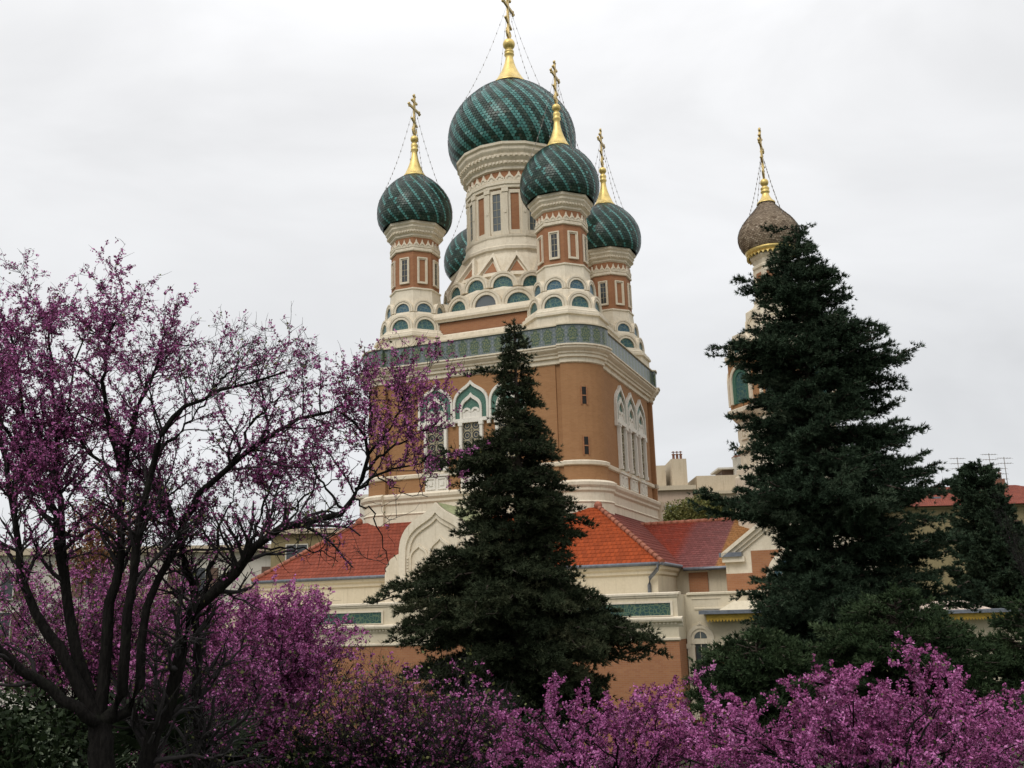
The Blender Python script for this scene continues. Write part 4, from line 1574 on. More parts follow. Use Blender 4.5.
def conifer(name, label, cat, base, ztop, prof, mat, nprim, seed, rise=0.25, droop=0.35, dens=1.0, ln=0.15, wd=0.04, k=5, group=None, zlow=None, trunk_r=0.24, extra=(), up=0.25, upturn=0.0, secl=0.32, rough=0.7):
    """prof: (z, left radius, right radius) in world heights; extra: (z, azimuth deg, length)"""
    rng = np.random.default_rng(seed)
    bx, by = base
    gz = ground_h(bx, by)
    root = empty(name, (bx, by, gz))
    tag(root, label, cat, group)
    pz = np.array([p[0] for p in prof]); pl = np.array([p[1] for p in prof]); pr = np.array([p[2] for p in prof])
    o = np.argsort(pz)
    pz, pl, pr = pz[o], pl[o], pr[o]
    # trunk
    hs_ = np.linspace(gz - 0.3, ztop, 12)
    TP = np.stack([np.zeros(12), np.zeros(12), hs_ - gz], 1)[None]
    TR = np.linspace(trunk_r, 0.015, 12)[None]
    tv, tf = tubes_np(TP, TR, 8)
    # primaries
    zl = pz[0] if zlow is None else zlow
    u = (rng.permutation(nprim) + rng.uniform(0, 1, nprim)) / nprim
    zs_ = zl + (ztop - 0.05 - zl) * u ** 1.15
    az = (np.arange(nprim) * 2.39996 + rng.normal(size=nprim) * 0.3) % (2*PI)
    cx_ = np.cos(az)
    Lr, Rr = np.interp(zs_, pz, pl), np.interp(zs_, pz, pr)
    wR = (cx_ + 1) / 2
    Rad = (Lr * (1 - wR) + Rr * wR) * rng.uniform(rough, 1.04, nprim)
    for (z, a, l) in extra:
        zs_ = np.append(zs_, z); az = np.append(az, R(a)); Rad = np.append(Rad, l)
    nprim = len(zs_)
    K = 9
    t = np.linspace(0, 1, K)
    dirs = np.stack([np.cos(az), np.sin(az), np.zeros(nprim)], 1)
    zoff = rise * t - droop * t**2 + upturn * t**4
    wig = rng.normal(size=(nprim, K, 3)) * 0.03
    wig[:, 0] = 0
    P = dirs[:, None, :] * (t[None, :, None] * Rad[:, None, None]) + wig * Rad[:, None, None]
    end_off = rise - droop + upturn
    P[:, :, 2] += (zs_[:, None] - gz) + Rad[:, None] * (zoff - end_off)[None, :]
    pv_, pf_ = tubes_np(P, np.clip(0.012 + 0.013 * Rad, 0.01, 0.06)[:, None] * (1 - 0.8 * t)[None, :], 4)
    V, F = merge([(tv, tf), (pv_, pf_)])
    build_np('trunk', V, F, BARKC, root, smooth=True)
    # secondaries -> tufts
    pos, dr_, tone = [], [], []
    for i in range(nprim):
        L_ = Rad[i]
        ns = max(3, int(L_ * 15 * dens))
        tt = rng.uniform(0.06, 1.0, ns) ** 0.8
        side = np.where(rng.random(ns) < 0.5, -1, 1)
        d0 = dirs[i]
        perp = np.array([-d0[1], d0[0], 0])
        base_ = np.stack([np.interp(tt, t, P[i, :, q]) for q in range(3)], 1)
        an = rng.uniform(0.35, 1.15, ns)
        sd_ = d0[None] * np.cos(an)[:, None] + perp[None] * (np.sin(an) * side)[:, None]
        sd_[:, 2] += rng.normal(size=ns) * 0.22 + up
        sd_ = unit(sd_)
        sl = np.minimum((secl * L_ * (1 - tt) + 0.2) * rng.uniform(0.6, 1.25, ns), 0.95)
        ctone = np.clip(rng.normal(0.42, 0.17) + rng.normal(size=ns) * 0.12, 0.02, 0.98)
        for j in range(ns):
            nt = max(2, int(sl[j] / 0.075))
            q = (np.arange(nt) + rng.uniform(0.2, 0.8, nt)) / nt
            pp = base_[j] + sd_[j] * (q * sl[j])[:, None]
            pp[:, 2] -= 0.25 * sl[j] * q**2
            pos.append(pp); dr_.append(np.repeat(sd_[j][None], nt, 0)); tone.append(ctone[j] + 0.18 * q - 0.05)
    # leader
    zz = rng.uniform(0, 1, 50)
    pos.append(np.stack([rng.normal(size=50) * 0.03, rng.normal(size=50) * 0.03, ztop - gz - 1.2 * zz + 0.1], 1)); dr_.append(np.tile([0, 0, 1.0], (50, 1))); tone.append(np.full(50, 0.4))
    pos = np.concatenate(pos); dr_ = np.concatenate(dr_); tone = np.concatenate(tone)
    pos += rng.normal(size=pos.shape) * 0.02
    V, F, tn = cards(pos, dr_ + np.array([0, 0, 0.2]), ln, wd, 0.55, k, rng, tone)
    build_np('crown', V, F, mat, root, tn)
    return root


def prof_px(axis, rows, dep):
    s = dep / FOC * 1.02
    return [(at(axis, y, dep).z, l * s, r * s) for y, l, r in rows]


d1 = 23.0
p_ = at(517, 345, d1)
conifer('spruce_tree', 'dark spire shaped conifer standing before the middle of the cathedral', 'conifer', (p_.x - 0.05, d1), at(518, 325, d1).z,
        prof_px(518, [(330, 6, 6), (350, 12, 11), (372, 17, 17), (395, 19, 22), (415, 21, 25), (440, 38, 32), (468, 68, 52), (480, 66, 54), (500, 62, 52), (515, 62, 66), (530, 66, 62), (555, 84, 55), (585, 128, 62), (605, 146, 84), (625, 142, 102), (645, 126, 116), (670, 118, 100), (700, 112, 90), (740, 100, 80)], d1),
        CONA, 430, 11, rise=0.3, droop=0.3, dens=1.55, ln=0.105, wd=0.021, k=13, group='tall conifers in the garden',
        extra=((at(470, 375, d1).z, 178, 1.15), (at(460, 470, d1).z, 178, 2.1), (at(440, 462, d1).z, 185, 2.1), (at(640, 648, d1).z, -8, 3.1), (at(640, 655, d1).z, 4, 3.2), (at(640, 640, d1).z, -14, 2.9), (at(600, 523, d1).z, 0, 1.65), (at(382, 595, d1).z, 182, 3.2), (at(382, 590, d1).z, 172, 3.2)))
d2 = 25.0
p_ = at(812, 400, d2)
conifer('cedar_tree', 'tall broad dark conifer with layered boughs in front of the bell tower', 'conifer', (p_.x, d2), at(812, 228, d2).z,
        prof_px(816, [(236, 8, 8), (250, 28, 20), (270, 42, 32), (285, 62, 42), (300, 58, 46), (320, 62, 46), (335, 76, 58), (350, 86, 98), (362, 76, 100), (380, 62, 92), (400, 64, 92), (420, 70, 98), (445, 66, 100), (462, 70, 108), (480, 86, 118), (500, 112, 116), (512, 90, 120), (524, 50, 126), (550, 42, 132), (568, 54, 136), (584, 84, 138), (610, 88, 142), (650, 95, 140), (700, 95, 130)], d2),
        CONB, 540, 23, rise=0.15, droop=0.2, upturn=0.14, dens=1.6, ln=0.11, wd=0.024, k=11, group='tall conifers in the garden', trunk_r=0.3,
        extra=((at(827, 224, d2).z, 15, 0.45), (at(790, 228, d2).z, 170, 0.7), (at(732, 417, d2).z, 182, 2.2), (at(735, 444, d2).z, 180, 2.15), (at(722, 345, d2).z, 183, 2.45), (at(726, 352, d2).z, 174, 2.4), (at(915, 354, d2).z, 2, 2.5), (at(910, 360, d2).z, -8, 2.4), (at(695, 500, d2).z, 182, 3.1), (at(695, 506, d2).z, 176, 3.2), (at(700, 496, d2).z, 188, 3.0), (at(932, 470, d2).z, 0, 2.9), (at(860, 298, d2).z, -5, 1.2), (at(745, 281, d2).z, 185, 1.85)))
d3 = 54.0
p_ = at(984, 500, d3)
conifer('cypress_tree', 'dense conical dark cypress below the red roofed house', 'conifer', (p_.x, d3), at(981, 462, d3).z,
        prof_px(984, [(464, 12, 10), (475, 24, 16), (490, 27, 20), (510, 32, 24), (540, 36, 38), (570, 40, 52), (600, 44, 64), (640, 50, 74), (700, 56, 80)], d3),
        CONB, 430, 37, rise=0.6, droop=0.15, upturn=0.15, dens=1.35, ln=0.17, wd=0.06, k=9, secl=0.4, rough=0.88, group='tall conifers in the garden', up=0.5)
d4 = 17.0
for (px, top, rows, lab, sd_) in ((905, 590, [(600, 30, 25), (612, 55, 40), (630, 75, 70), (650, 80, 105), (680, 90, 100), (730, 90, 90)], 'low spreading green juniper at the foot of the tall right conifer', 5),
                                  (760, 630, [(640, 28, 30), (655, 54, 56), (672, 72, 70), (700, 76, 74), (740, 60, 60)], 'small dark juniper mound beside the arched window', 8),
                                  (1036, 598, [(610, 20, 20), (630, 32, 35), (650, 40, 50), (690, 50, 50), (730, 60, 50)], 'upright dark juniper cut by the right edge above the pink blossom', 6)):
    p_ = at(px, 690, d4)
    conifer('juniper_shrub', lab, 'juniper', (p_.x, d4), at(px, top, d4).z, prof_px(px, rows, d4), CONC, 150, sd_, rise=0.5, droop=0.25, dens=1.7, ln=0.085, wd=0.02, k=12, group='low junipers', trunk_r=0.09, up=0.45)


def bend(pts, k):
    """resample a polyline of Vectors smoothly to k points"""
    P = np.array([tuple(p) for p in pts])
    n = len(P)
    Q = np.vstack([2*P[0] - P[1], P, 2*P[-1] - P[-2]])
    out = []
    for s_ in np.linspace(0, n - 1 - 1e-6, k):
        i = int(s_); t = s_ - i
        a, b_, c, d = Q[i], Q[i+1], Q[i+2], Q[i+3]
        out.append(0.5*((2*b_) + (c-a)*t + (2*a-5*b_+4*c-d)*t*t + (3*b_-a-3*c+d)*t**3))
    return np.array(out)


def grow(P, Rd, n_per_m, t0, lmin, lmax, rng, upw=0.35, fwd=0.5, K=6, wander=0.16, rfac=0.5, rmin=0.003, mult=None):
    """children of the paths P (N,K0,3): returns child paths, radii and parent index"""
    C, CR, PI_ = [], [], []
    for i in range(len(P)):
        p = P[i]
        seg = np.linalg.norm(np.diff(p, axis=0), axis=1)
        ln = seg.sum()
        f = 1.0 if mult is None else mult[i]
        n = rng.poisson(max(ln * (1 - t0) * n_per_m * f, 0.0))
        if n == 0:
            continue
        s_ = np.concatenate([[0], np.cumsum(seg)]) / max(ln, 1e-6)
        tt = rng.uniform(t0, 1.0, n)
        b0 = np.stack([np.interp(tt, s_, p[:, q]) for q in range(3)], 1)
        br = np.interp(tt, s_, Rd[i])
        tg = unit(np.stack([np.interp(tt, s_, np.gradient(p[:, q])) for q in range(3)], 1))
        rd_ = rng.normal(size=(n, 3)); rd_ -= tg * (rd_ * tg).sum(1)[:, None]; rd_ = unit(rd_)
        d = unit(tg * fwd + rd_ * 0.8 + np.array([0, 0, upw]))
        l = rng.uniform(lmin, lmax, n) * (1.15 - 0.5 * tt)
        path = np.zeros((n, K, 3)); path[:, 0] = b0
        for k in range(1, K):
            d = unit(d + rng.normal(size=(n, 3)) * wander + np.array([0, 0, upw * 0.18]))
            path[:, k] = path[:, k-1] + d * (l / (K-1))[:, None]
        r0 = np.clip(br * rfac, rmin, 0.03)
        C.append(path); CR.append(r0[:, None] * np.linspace(1, 0.35, K)[None]); PI_ += [i] * n
    if not C:
        return np.zeros((0, K, 3)), np.zeros((0, K)), np.zeros(0, int)
    return np.concatenate(C), np.concatenate(CR), np.array(PI_)


def blossoms(paths, per_m, size, rng, tone0=0.5, k=6, t0=0.1, mult=None):
    pos, tn = [], []
    for i, p in enumerate(paths):
        ln = np.linalg.norm(np.diff(p, axis=0), axis=1).sum()
        f = 1.0 if mult is None else mult[i]
        n = rng.poisson(max(ln * per_m * f, 0))
        if n == 0:
            continue
        tt = rng.uniform(t0, 1, n) * (len(p) - 1)
        # clumps along the shoot
        tt = np.where(rng.random(n) < 0.6, np.round(tt * 2.5) / 2.5 + rng.normal(size=n) * 0.07, tt)
        q = np.clip(tt, 0, len(p) - 1)
        pos.append(np.stack([np.interp(q, np.arange(len(p)), p[:, c]) for c in range(3)], 1) + rng.normal(size=(n, 3)) * size * 0.38)
        tn.append(np.full(n, tone0) + rng.normal() * 0.17 + rng.normal(size=n) * 0.15)
    if not pos:
        return None
    pos = np.concatenate(pos); tn = np.concatenate(tn)
    N = len(pos) * k
    P2 = np.repeat(pos, k, 0) + rng.normal(size=(N, 3)) * size * 0.42
    x = unit(rng.normal(size=(N, 3)))
    y = unit(np.cross(x, rng.normal(size=(N, 3))))
    s_ = size * rng.uniform(0.55, 1.2, N)[:, None]
    V = np.stack([P2 - x*s_*0.5, P2 + y*s_*0.36, P2 + x*s_*0.5, P2 - y*s_*0.36], 1).reshape(-1, 3)
    F = np.arange(N*4).reshape(-1, 4)
    t = np.clip(np.repeat(tn, k) + rng.normal(size=N) * 0.1, 0, 1)
    return V, F, t


def redbud(name, label, base, mains, seed, l1=(6.5, 0.35, 1.0), l2=(9.0, 0.12, 0.45), fl=(34, 20), fsize=0.034, leaf=1.6, group='flowering redbud trees', t0=0.3, upw=0.35, l3=None, fz=None):
    """mains: list of (points, r0, r1, flower factor, twig factor)"""
    rng = np.random.default_rng(seed)
    root = empty(name, base)
    tag(root, label, 'flowering tree', group)
    off = np.array(base)
    K0 = 18
    MP = np.stack([bend(m[0], K0) for m in mains]) - off
    MR = np.stack([m[2] * 0.7 + (m[1] * 0.82 - m[2] * 0.7) * (1 - np.linspace(0, 1, K0)) ** 1.35 for m in mains])
    # knobbly limbs
    MP[:, 1:-1] += rng.normal(size=(len(mains), K0 - 2, 3)) * 0.012
    ff = np.array([m[3] for m in mains]); tf = np.array([m[4] for m in mains])
    P1, R1, i1_ = grow(MP, MR, l1[0], t0, l1[1], l1[2], rng, upw=upw, mult=tf, K=7, wander=0.2)
    f1 = ff[i1_]
    if fz:
        f1 = f1 * np.clip((P1[:, 3, 2] + off[2] - fz[0]) / (fz[1] - fz[0]), 0.08, 1)
    P2, R2, i2_ = grow(P1, R1, l2[0], 0.12, l2[1], l2[2], rng, upw=upw * 0.8, K=5, wander=0.2, rfac=0.65)
    f2 = f1[i2_]
    parts_ = [tubes_np(MP, MR, 8), tubes_np(P1, R1, 4), tubes_np(P2, R2, 3)]
    if l3:
        P3, R3, i3_ = grow(P2, R2, l3[0], 0.1, l3[1], l3[2], rng, upw=upw * 0.5, K=4, wander=0.25, rfac=0.7, rmin=0.0028)
        parts_.append(tubes_np(P3, R3, 3))
    V, F = merge(parts_)
    nb = len(parts_[0][1])
    mi = np.ones(len(F), int); mi[:nb] = 0
    build_np('trunk', V, F, [BARK, BARKT], root, mi=mi, smooth=True)
    fl_ = [blossoms(P1, fl[0], fsize, rng, 0.45, mult=f1), blossoms(P2, fl[1], fsize, rng, 0.55, mult=f2)]
    if l3:
        fl_.append(blossoms(P3, fl[1] * 0.55, fsize, rng, 0.5, mult=f2[i3_]))
    fl_ = [x for x in fl_ if x]
    V, F = merge([x[:2] for x in fl_])
    build_np('blossom', V, F, PINK, root, np.concatenate([x[2] for x in fl_]))
    lf = blossoms(P2, leaf * 3, fsize * 1.35, rng, 0.5, k=1)
    if lf:
        build_np('young_leaves', lf[0], lf[1], OLIVEL, root, lf[2])
    return root


def px(pts, d0, d1_):
    """trace: pixels to points with depth running from d0 to d1"""
    n = len(pts)
    return [at(p[0], p[1], d0 + (d1_ - d0) * i / (n - 1)) for i, p in enumerate(pts)]


# the big multi-stemmed redbud at the left, limb by limb
D0 = 9.0
gb_ = at(101, 760, D0)
b0 = (gb_.x, D0, ground_h(0, D0))
T0 = [Vector((gb_.x - 0.03, D0, b0[2] - 0.2)), Vector((gb_.x, D0, b0[2] + 0.9)), at(101, 768, D0), at(99, 722, D0)]
FK = (99, 724)
mains = [
    (T0, 0.20, 0.145, 0, 0),
    (px([FK, (84, 714), (38, 681), (0, 651), (-40, 620), (-80, 560)], 9, 8.2), 0.075, 0.03, 0.6, 0.8),
    (px([FK, (91, 707), (61, 651), (33, 608), (18, 560), (10, 480), (-2, 430), (-8, 385)], 9, 8.6), 0.085, 0.018, 1.3, 1.1),
    (px([FK, (85, 680), (68, 608), (58, 531), (47, 495), (33, 470), (20, 400), (10, 330), (8, 322)], 9, 9.3), 0.08, 0.012, 1.4, 1.15),
    (px([(68, 608), (62, 530), (56, 466), (58, 430), (52, 380), (50, 320), (60, 320)], 9.15, 9.9), 0.05, 0.01, 1.4, 1.15),
    (px([FK, (104, 689), (109, 618), (115, 580), (122, 540), (120, 510), (127, 458), (131, 426), (145, 395), (160, 350), (165, 332)], 9, 9.0), 0.08, 0.01, 0.9, 1.1),
    (px([FK, (119, 700), (127, 631), (132, 580), (140, 520), (152, 458), (164, 430), (183, 408), (211, 393), (251, 381), (285, 372)], 9, 8.4), 0.07, 0.014, 0.3, 0.9),
    (px([FK, (137, 705), (140, 651), (152, 600), (166, 565), (178, 538), (160, 490), (148, 474), (103, 466), (77, 440), (66, 400), (80, 340), (98, 332)], 9, 9.7), 0.062, 0.01, 1.1, 1.0),
    (px([(178, 538), (196, 500), (229, 467), (270, 437), (298, 421), (322, 415), (345, 404), (352, 402)], 9.3, 8.6), 0.045, 0.012, 0.8, 1.0),
    (px([(131, 426), (150, 380), (175, 348), (192, 348)], 9.0, 9.8), 0.025, 0.008, 0.5, 1.2),
    (px([(120, 470), (105, 400), (112, 330), (120, 326)], 9.0, 8.3), 0.035, 0.008, 1.2, 1.2),
    (px([(211, 393), (230, 372), (244, 366)], 8.6, 8.9), 0.018, 0.008, 0.15, 0.9),
    (px([(153, 458), (180, 430), (205, 402), (220, 375)], 8.8, 9.5), 0.022, 0.008, 0.35, 1.0),
    (px([(229, 467), (255, 420), (280, 395), (300, 372)], 9.2, 9.6), 0.022, 0.008, 0.5, 1.2),
    (px([(270, 437), (262, 400), (258, 365), (252, 364)], 9.0, 9.4), 0.018, 0.006, 0.25, 1.1),
    (px([(35, 475), (5, 430), (-30, 415), (-60, 380)], 9.2, 8.8), 0.03, 0.008, 1.3, 1.0),
    (px([(50, 320), (30, 300), (14, 318)], 9.5, 9.4), 0.014, 0.006, 1.0, 1.0),
    # second stem, leaning right
    ([Vector((at(142, 768, 9.4).x - 0.15, 9.35, b0[2] - 0.2)), at(142, 768, 9.4), at(160, 728, 9.4), at(175, 694, 9.4), at(185, 626, 9.3), at(203, 600, 9.2), at(233, 578, 9.1), at(250, 548, 9.0), at(281, 529, 8.9), at(312, 521, 8.85), at(344, 509, 8.8), at(355, 490, 8.8), at(366, 467, 8.75), at(369, 439, 8.7), at(358, 424, 8.7), at(340, 412, 8.7)], 0.10, 0.014, 0.8, 0.75),
    (px([(366, 470), (385, 452), (410, 438), (435, 424), (438, 422)], 8.75, 8.5), 0.018, 0.006, 1.5, 1.5),
    (px([(368, 455), (392, 425), (402, 398), (400, 398)], 8.75, 8.6), 0.018, 0.006, 1.5, 1.5),
    (px([(369, 440), (372, 410), (370, 385), (370, 396)], 8.75, 8.9), 0.014, 0.006, 1.4, 1.5),
    (px([(355, 489), (385, 472), (420, 462), (428, 456)], 8.8, 8.4), 0.018, 0.006, 1.5, 1.5),
    (px([(366, 466), (390, 486), (405, 494), (428, 497)], 8.75, 8.5), 0.010, 0.004, 0.8, 0.8),
    (px([(344, 509), (320, 480), (310, 450), (325, 440)], 8.8, 9.0), 0.016, 0.006, 1.2, 1.4),
    (px([(352, 498), (372, 512), (384, 545), (386, 572)], 8.8, 8.7), 0.012, 0.005, 0.05, 0.5),
    (px([(281, 529), (300, 500), (325, 485), (348, 470)], 8.9, 9.2), 0.018, 0.006, 1.3, 1.3),
    (px([(250, 548), (262, 510), (275, 480), (300, 462)], 9.0, 9.5), 0.022, 0.007, 1.2, 1.3),
    (px([(203, 600), (215, 560), (222, 520), (235, 490)], 9.2, 9.7), 0.03, 0.008, 0.9, 1.1),
    (px([(250, 548), (290, 548), (320, 552), (338, 562)], 9.0, 8.7), 0.014, 0.005, 0.3, 1.0),
    # third stem
    ([Vector((at(198, 768, 9.9).x, 9.9, b0[2] - 0.2)), at(198, 768, 9.9), at(197, 700, 9.9), at(197, 650, 9.9), at(194, 612, 9.8), at(187, 575, 9.6), at(178, 538, 9.4), at(168, 505, 9.4), at(158, 470, 9.5), at(150, 430, 9.6)], 0.075, 0.02, 0.8, 1.0),
]
mains = [(m[0], m[1], m[2], m[3] * (0.8 if m[1] < 0.02 else 1.4 if m[3] > 0.85 else 1.1), m[4] * (0.7 if m[1] < 0.02 else 1.3)) for m in mains]
redbud('redbud_tree', 'large dark limbed redbud filling the left foreground, purple blossom on bare twigs', b0, mains, 42, l1=(11, 0.3, 0.95), l2=(11.5, 0.1, 0.42), l3=(12, 0.06, 0.24), fl=(24, 14), fsize=0.024, fz=(5.7, 7.0))


def bush_redbud(label, cpx, dep, rx, ry, rzb, rzt, nm, seed, fl=(60, 40), fsize=0.036, stems=3, tf=1.0, l1=(7.5, 0.3, 0.85), l2=(7, 0.12, 0.4), inner=0.35, low=1.0, l3=None, upw=0.3):
    """a redbud whose limbs fan from the ground into a dome-shaped crown; cpx: crown centre pixel"""
    rng = np.random.default_rng(seed)
    c = at(cpx[0], cpx[1], dep)
    gz = ground_h(c.x, c.y)
    base = Vector((c.x, c.y, gz))
    ms = []
    fork = Vector((c.x, c.y, max(gz + 0.5, c.z - rzb * 0.9)))
    ms.append(([base - Vector((0, 0, 0.2)), base.lerp(fork, 0.5), fork], 0.13, 0.10, 0, 0))
    for i in range(nm):
        a = 2.39996 * i + rng.normal() * 0.2
        v = rng.uniform(-0.15, 1.0)
        rr_ = math.sqrt(max(1 - max(v, 0)**2, 0.02)) * rng.uniform(0.6, 1.0)
        tip = Vector((c.x + rx * rr_ * math.cos(a), c.y + ry * rr_ * math.sin(a), c.z + (rzt if v > 0 else rzb) * v * rng.uniform(0.8, 1.0)))
        mid = fork.lerp(tip, 0.5) + Vector((rng.normal() * 0.15, rng.normal() * 0.15, 0.12 + 0.1 * rng.normal()))
        m2 = fork.lerp(tip, 0.22) + Vector((rng.normal() * 0.1, rng.normal() * 0.1, 0.0))
        ms.append(([fork, m2, mid, tip], 0.045, 0.008, 1.0 if v > 0.35 else low, tf))
    return redbud('redbud_tree', label, tuple(base), ms, seed + 100, l1=l1, l2=l2, fl=fl, fsize=fsize, t0=inner, upw=upw, l3=l3)


bush_redbud('broad redbud dense with pink blossom across the lower right foreground', (872, 752), 10.5, 2.55, 1.6, 0.8, 0.68, 46, 3, fl=(80, 50), l1=(4.6, 0.4, 1.05), l2=(5, 0.12, 0.36), fsize=0.031, low=0.6, upw=0.12)
bush_redbud('pink redbud crown below the dark spire conifer, between two redbuds', (606, 760), 11.0, 1.6, 1.3, 0.8, 0.58, 36, 4, fl=(70, 44), l1=(4.6, 0.4, 1.0), l2=(5, 0.12, 0.36), fsize=0.031, low=0.5, upw=0.12)
bush_redbud('redbud with a bright pink crown in front of the left red roof', (262, 672), 14.0, 1.35, 1.5, 1.5, 1.1, 60, 5, fl=(36, 23), l1=(8, 0.35, 0.9), l2=(8, 0.12, 0.36), fsize=0.033, low=0.15, l3=(6, 0.08, 0.2))
bush_redbud('shaded redbud low beneath the spire conifer, left of its trunk', (405, 742), 12.5, 1.55, 1.2, 1.0, 0.78, 56, 6, fl=(4, 2.6), l1=(11, 0.3, 0.9), l2=(10, 0.12, 0.4), l3=(7, 0.08, 0.2), low=0.4)
bush_redbud('far redbud behind the big left trunk, before the pale apartments', (90, 640), 17.0, 2.8, 1.8, 2.0, 1.5, 54, 7, fl=(6, 4.5), fsize=0.04, l1=(10, 0.3, 0.9), l2=(9, 0.12, 0.4), l3=(6, 0.08, 0.22), low=0.6)
bush_redbud('thin redbud behind the two right stems of the big redbud, with few flowers', (205, 735), 12.0, 1.1, 1.0, 1.0, 0.9, 40, 8, fl=(9, 6), l1=(12, 0.3, 0.9), l2=(10, 0.12, 0.4), l3=(8, 0.08, 0.22))


def leafy(name, label, cat, centre, rx, ry, rz, n, size, mat, seed, group=None, lobes=9, stem=True):
    """broadleaf crown of many small leaves in uneven clumps on a branching stem"""
    rng = np.random.default_rng(seed)
    gz = ground_h(centre[0], centre[1])
    root = empty(name, (centre[0], centre[1], gz))
    tag(root, label, cat, group)
    cz = centre[2] - gz
    lc = unit(rng.normal(size=(lobes, 3))) * rng.uniform(0.35, 0.75, lobes)[:, None] * np.array([rx, ry, rz]) + np.array([0, 0, cz])
    paths = []
    for q in lc:
        s_ = np.array([0, 0, max(cz - rz * 1.1, 0.2)])
        paths.append(bend([Vector((0, 0, 0)), Vector(s_), Vector((s_ + q) / 2 + np.array([0, 0, 0.1])), Vector(q)], 8))
    V, F = tubes_np(np.array(paths), np.linspace(0.05 + 0.02 * rz, 0.012, 8)[None].repeat(lobes, 0), 5)
    build_np('trunk', V, F, BARKC, root, smooth=True)
    li = rng.integers(0, lobes, n)
    r = np.array([rx, ry, rz]) * 0.5
    pos = lc[li] + unit(rng.normal(size=(n, 3))) * (rng.uniform(0.15, 1, n) ** 0.5)[:, None] * r * rng.uniform(0.8, 1.15, (lobes, 1))[li]
    x = unit(rng.normal(size=(n, 3))); y = unit(np.cross(x, rng.normal(size=(n, 3))))
    s_ = size * rng.uniform(0.6, 1.3, n)[:, None]
    V = np.stack([pos - x*s_*0.5, pos + y*s_*0.25, pos + x*s_*0.5, pos - y*s_*0.25], 1).reshape(-1, 3)
    build_np('crown', V, np.arange(n*4).reshape(-1, 4), mat, root, np.clip(rng.normal(0.5, 0.1, lobes)[li] + rng.normal(size=n) * 0.2, 0, 1))
    return root


p_ = at(704, 520, 72)
leafy('olive_tree', 'yellow green round tree showing over the nave roof', 'tree', tuple(p_), 3.1, 2.2, 2.0, 11000, 0.22, OLIVE, 2, lobes=17)
p_ = at(672, 518, 78)
leafy('olive_tree', 'thin greyish green tree against the cathedral\'s right corner, over the nave roof', 'tree', tuple(p_), 1.3, 1.2, 1.3, 2200, 0.2, OLIVE, 3)
p_ = at(98, 545, 40)
leafy('copper_tree', 'rusty leaved tree behind the left redbud branches', 'tree', tuple(p_), 2.0, 2.0, 2.0, 5000, 0.15, COPPER, 4, lobes=12)
p_ = at(40, 735, 11.5)
leafy('evergreen_shrub', 'dark green shrub at the bottom left corner, behind the redbud trunk', 'shrub', tuple(p_), 1.5, 1.2, 0.8, 7000, 0.085, SHRUBL, 5, group='evergreen shrubs', lobes=16)
p_ = at(330, 775, 13)
leafy('evergreen_shrub', 'green shrub low between the left redbuds, right of the fan palm', 'shrub', tuple(p_), 1.6, 1.2, 0.6, 5000, 0.085, SHRUBL, 6, group='evergreen shrubs', lobes=14)
p_ = at(520, 740, 14.5)
leafy('evergreen_shrub', 'dark shrub under the spire conifer\'s lowest boughs', 'shrub', tuple(p_), 1.6, 1.2, 1.0, 7000, 0.085, SHRUBL, 7, group='evergreen shrubs', lobes=14)
p_ = at(1030, 548, 48)
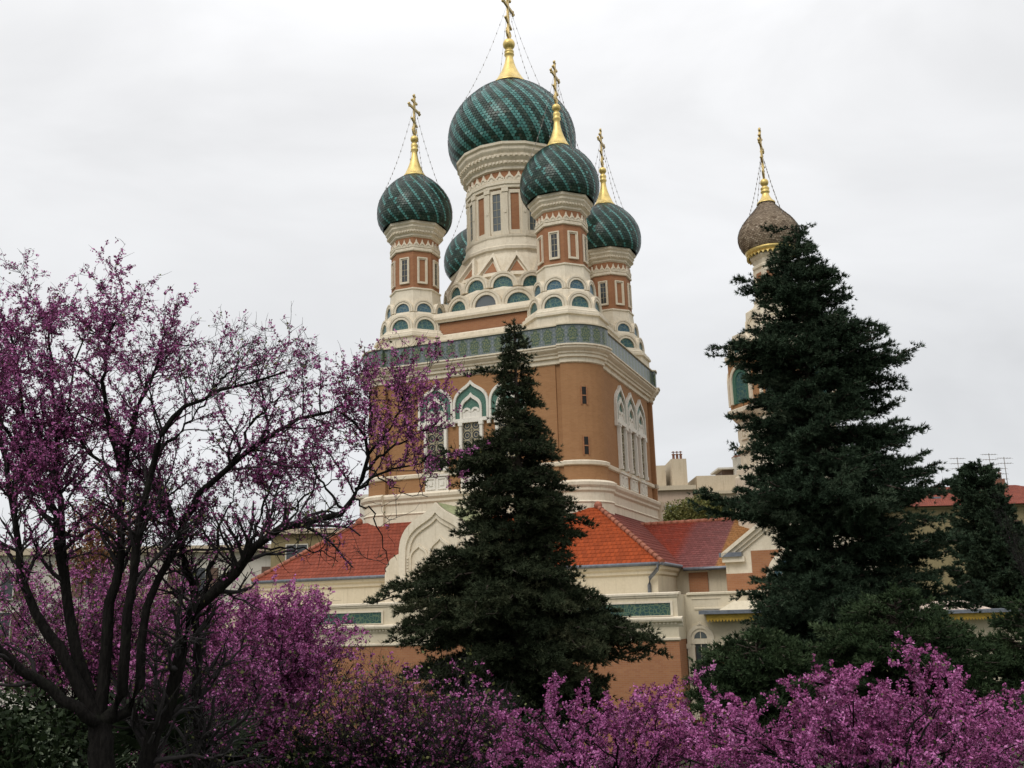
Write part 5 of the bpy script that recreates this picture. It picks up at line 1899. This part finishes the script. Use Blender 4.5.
# bare tree at the right edge
rng_ = np.random.default_rng(8)
base_ = Vector((p_.x, p_.y, 0))
ms = [([base_, Vector((p_.x, p_.y, 3)), Vector((p_.x, p_.y, 6))], 0.16, 0.1, 0, 0)]
for i in range(14):
    a = i * 2.4
    ms.append(([Vector((p_.x, p_.y, 4.5 + 0.1*i)), Vector((p_.x + 0.5*math.cos(a), p_.y + 0.5*math.sin(a), 7)), Vector((p_.x + 1.3*math.cos(a), p_.y + 1.3*math.sin(a), 9.2 + rng_.uniform(0, 1.6)))], 0.05, 0.012, 0.02, 0.7))
o_ = redbud('bare_tree', 'leafless brown tree at the right edge beside the cypress', tuple(base_), ms, 77, fl=(0.5, 0.5), leaf=0.1, group=None, upw=0.6)
o_['category'] = 'tree'


def fan_palm(label, c, n, r, seed):
    rng = np.random.default_rng(seed)
    gz = ground_h(c.x, c.y)
    root = empty('fan_palm', (c.x, c.y, gz))
    tag(root, label, 'palm')
    h = c.z - gz
    m_ = MB()
    m_.tube([(0, 0, 0), (0.03, 0, h * 0.5), (0, 0, h)], [0.16, 0.13, 0.1], 10)
    m_.build('trunk', BARKC, root)
    for i in range(n):
        a = i * 2.4 + rng.normal() * 0.2
        el = rng.uniform(0.15, 1.25)
        d = Vector((math.cos(a) * math.cos(el), math.sin(a) * math.cos(el), math.sin(el)))
        hub = Vector((0, 0, h)) + d * r * 0.7
        V, F = [], []
        side = d.cross(Vector((0, 0, 1))).normalized()
        nrm = side.cross(d).normalized()
        for q in range(3):
            o1 = side * 0.012 * (q - 1)
        V += [Vector((0, 0, h)) - side*0.012, Vector((0, 0, h)) + side*0.012, hub + side*0.01, hub - side*0.01]
        F.append((0, 1, 2, 3))
        nb = 26
        for k in range(nb):
            b_ = R(-125 + 250 * k / (nb - 1))
            ld = (d * math.cos(b_) + side * math.sin(b_)).normalized()
            ls = ld.cross(nrm).normalized()
            ll = r * (0.8 + 0.2 * math.cos(b_)) * rng.uniform(0.92, 1.05)
            i0_ = len(V)
            V += [hub + ld*0.03, hub + ld*ll*0.5 + ls*0.022 + nrm*0.01, hub + ld*ll - nrm*ll*0.16, hub + ld*ll*0.5 - ls*0.022 + nrm*0.01]
            F.append((i0_, i0_+1, i0_+2, i0_+3))
        build_np('frond', np.array([tuple(v) for v in V]), np.array(F), PALMF, root, rng.uniform(0, 1, len(F)))
    return root


fan_palm('fan palm between the dark redbud stems at the bottom left', at(150, 765, 10.6), 14, 0.55, 1)
fan_palm('smaller fan palm right of the redbud stems at the bottom edge', at(215, 768, 11.2), 12, 0.42, 2)
